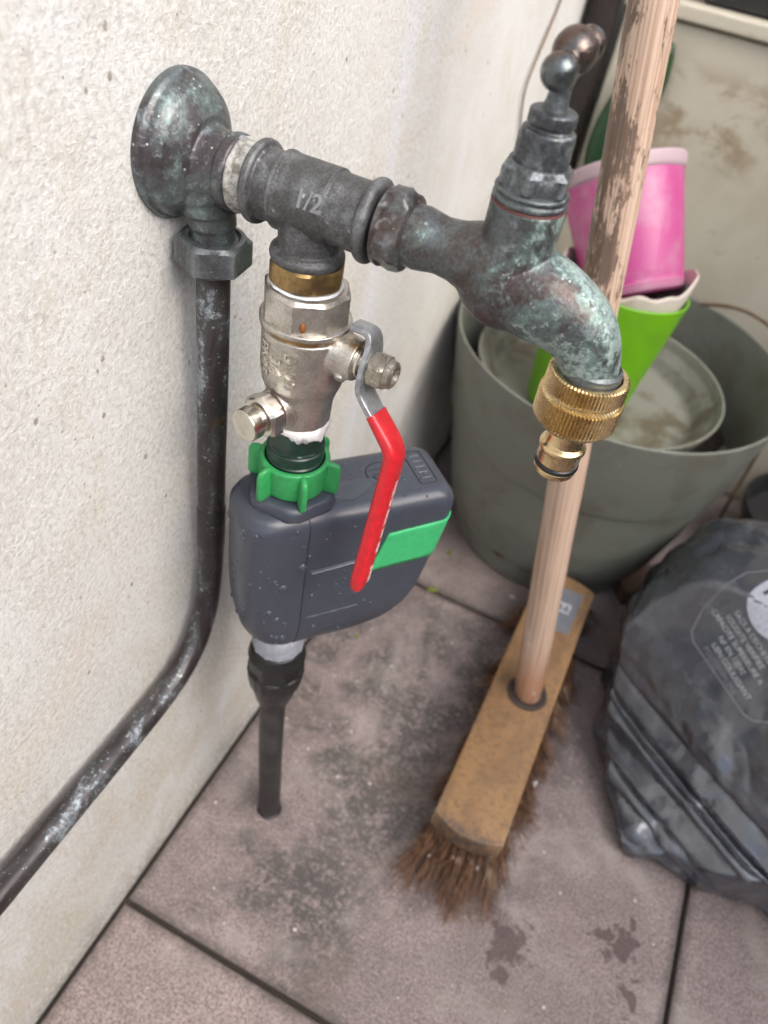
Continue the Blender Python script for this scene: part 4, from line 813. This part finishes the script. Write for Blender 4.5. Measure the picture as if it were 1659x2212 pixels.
for j in range(nV + 1):
    ph = math.asin(max(-1, min(1, spow(lerp(-1, 1, j / nV), 1.25))))
    for i in range(nU):
        x_ = 2 * pi * i / nU; th = x_ - .7 * math.sin(x_ - 3.93); cp_, sp_ = spow(math.cos(ph), .62), spow(math.sin(ph), .72)
        nrm = Vector((spow(math.cos(th), .72) * cp_, spow(math.sin(th), .72) * cp_, sp_))
        p = BGC + Vector((nrm.x * 188, nrm.y * 164, nrm.z * 106)); nd = Vector((nrm.x / 188, nrm.y / 164, nrm.z / 106)).normalized()
        ex = (p - BGC).dot(CN) - 119
        fl_ = sm_(ex, -12, 14)
        if ex > 0: p -= CN * ex * .9
        nd = nd.lerp(CN, fl_ * .9).normalized()
        wv = p * .011 + Vector((0, 0, 3)); warp = Vector((mnoise.noise(wv), mnoise.noise(wv + Vector((7, 1, 2))), mnoise.noise(wv + Vector((2, 9, 4))))) * 14
        s_ = p.dot(fe); l_ = p.dot(fd); band = sm_(s_, 262, 284) * (1 - sm_(s_, 344, 360)) * (.25 + .75 * fl_)
        wl = s_ / 12.5 + .5 * mnoise.noise(Vector((l_ * .005, s_ * .004, 7))) + .35 * math.sin(s_ * .17 + 1); cell = math.floor(wl); tri = abs((wl % 1) * 2 - 1)
        amp = 3.2 + 5.5 * abs(mnoise.noise(Vector((cell * 3.37, 1.7, l_ * .004)))) * 2
        pleat = ((1 - (1 - tri) ** 2) - .5) * amp * band
        kink = abs(l_ - 66 - 6 * math.sin(cell)) ; pleat *= 1 - .5 * max(0, 1 - kink / 5)
        flat_ = math.exp(-((p - Vector((340, 470, 165))).length / 85) ** 4)
        cr_ = crumple(p + warp * .35) * (.4 + 1.1 * abs(mnoise.noise(p * .013))) * (1 - .86 * flat_) * (1 - .55 * band)
        p = p + nd * (pleat + cr_ + 5 * mnoise.noise(p * .007) * (1 - .6 * fl_))
        lowm = max(0, min(1.2, (36 - p.z) / 36))
        if p.z < 36: p += Vector((nd.x, nd.y, 0)) * (38 * lowm ** 1.4 * (.75 + .6 * mnoise.noise(Vector((th * 4, 1, 2))))) + Vector((0, 0, crumple(p * 1.9) * .9 * lowm))
        if p.z < .8: p.z = .8 + .4 * mnoise.noise(p * .05) ** 2
        vs_.append(p)
for j in range(nV):
    for i in range(nU): i2 = (i + 1) % nU; fs.append((j * nU + i, j * nU + i2, (j + 1) * nU + i2, (j + 1) * nU + i))
bgm = MB(); bgm.add(vs_, fs); part('sack', bgm, M['bag'], BG, sharp=0)
bvh = BVHTree.FromPolygons(bgm.v, bgm.f)
PO = Vector((326, 488, 166.5)); PN = CN
PE = Vector((.72, -.68, -.14)); PE = (PE - PN * PE.dot(PN)).normalized(); PU = PN.cross(PE)
def stick(p2, lift=.5):
    p = PO + PE * p2[0] + PU * p2[1]; h_ = bvh.ray_cast(p + PN * 120, -PN)
    return (h_[0] if h_[0] else p) + PN * lift
def decal(txt, size, u, v, mat, left=True):
    t_ = text_mb(txt, size, 0, 3); xs = min(p.x for p in t_.v); m = MB(); m.add([stick((u + p.x - xs, v + p.y)) for p in t_.v], t_.f); part('print', m, M[mat], BG, smooth=False)
for i, (txt, u, mt) in enumerate((('SACS A DECHETS', 0, 'bagprint'), ('SOLIDITE VERIFIEE', -1, 'bagprint'), ('CAPACITE SUPERIEURE A', -10, 'bagprint'), ('NF EN 13592', 11, 'bagprint'), ('LIEN COULISSANT', 13, 'bagprint'), ('POLYETHYLENE', 12, 'bagprint_faint'))):
    decal(txt, 5.9, u, -i * 6.9, mt)
decal('17101', 5.5, 19, -60, 'bagprint_faint'); decal('30 L', 5.0, 32, -50, 'bagprint_faint'); decal('151', 5.0, 46, -60, 'bagprint_faint')
m = MB(); K = 40; rgs = []
for r in [i / 12 for i in range(1, 13)]: rgs.append([(16 + 29 * r * math.cos(t), 34 + 29 * r * math.sin(t)) for t in [2 * pi * k / K for k in range(K)]])
vv = [stick((16, 34), .4)] + [stick(p, .4) for r in rgs for p in r]; ff = [(0, 1 + k, 1 + (k + 1) % K) for k in range(K)]
for i in range(11): ff += [(1 + i * K + k, 1 + (i + 1) * K + k, 1 + (i + 1) * K + (k + 1) % K, 1 + i * K + (k + 1) % K) for k in range(K)]
m.add(vv, ff); DSK = part('printed_disc', m, M['bagprint_light'], BG, sharp=0)
tn = text_mb('NF', 34, 0, 4); m = MB(); m.add([stick((16 + p.x * 1.1, 34 + p.y), 1.0) for p in tn.v], tn.f); part('print', m, M['bag'], BG, smooth=False)
def line(pts, w_):
    m = MB(); P = [Vector((*p, 0)) for p in pts]; Q = []
    for a, b in zip(P, P[1:]):
        for k in range(12): Q.append(a.lerp(b, k / 12))
    Q.append(P[-1]); vv = []; 
    for i, p in enumerate(Q):
        d = (Q[min(i + 1, len(Q) - 1)] - Q[max(i - 1, 0)]).normalized(); nn_ = Vector((-d.y, d.x, 0)) * w_ / 2; vv += [stick(p + nn_), stick(p - nn_)]
    m.add(vv, [(2 * i, 2 * i + 1, 2 * i + 3, 2 * i + 2) for i in range(len(Q) - 1)]); return m
part('printed_border', line([(-12, 58), (-26, 20), (-15, -20), (-4, -37), (4, -40), (68, -37), (76, -33), (100, 5)], 1.2), M['bagprint_faint'], BG, sharp=0)
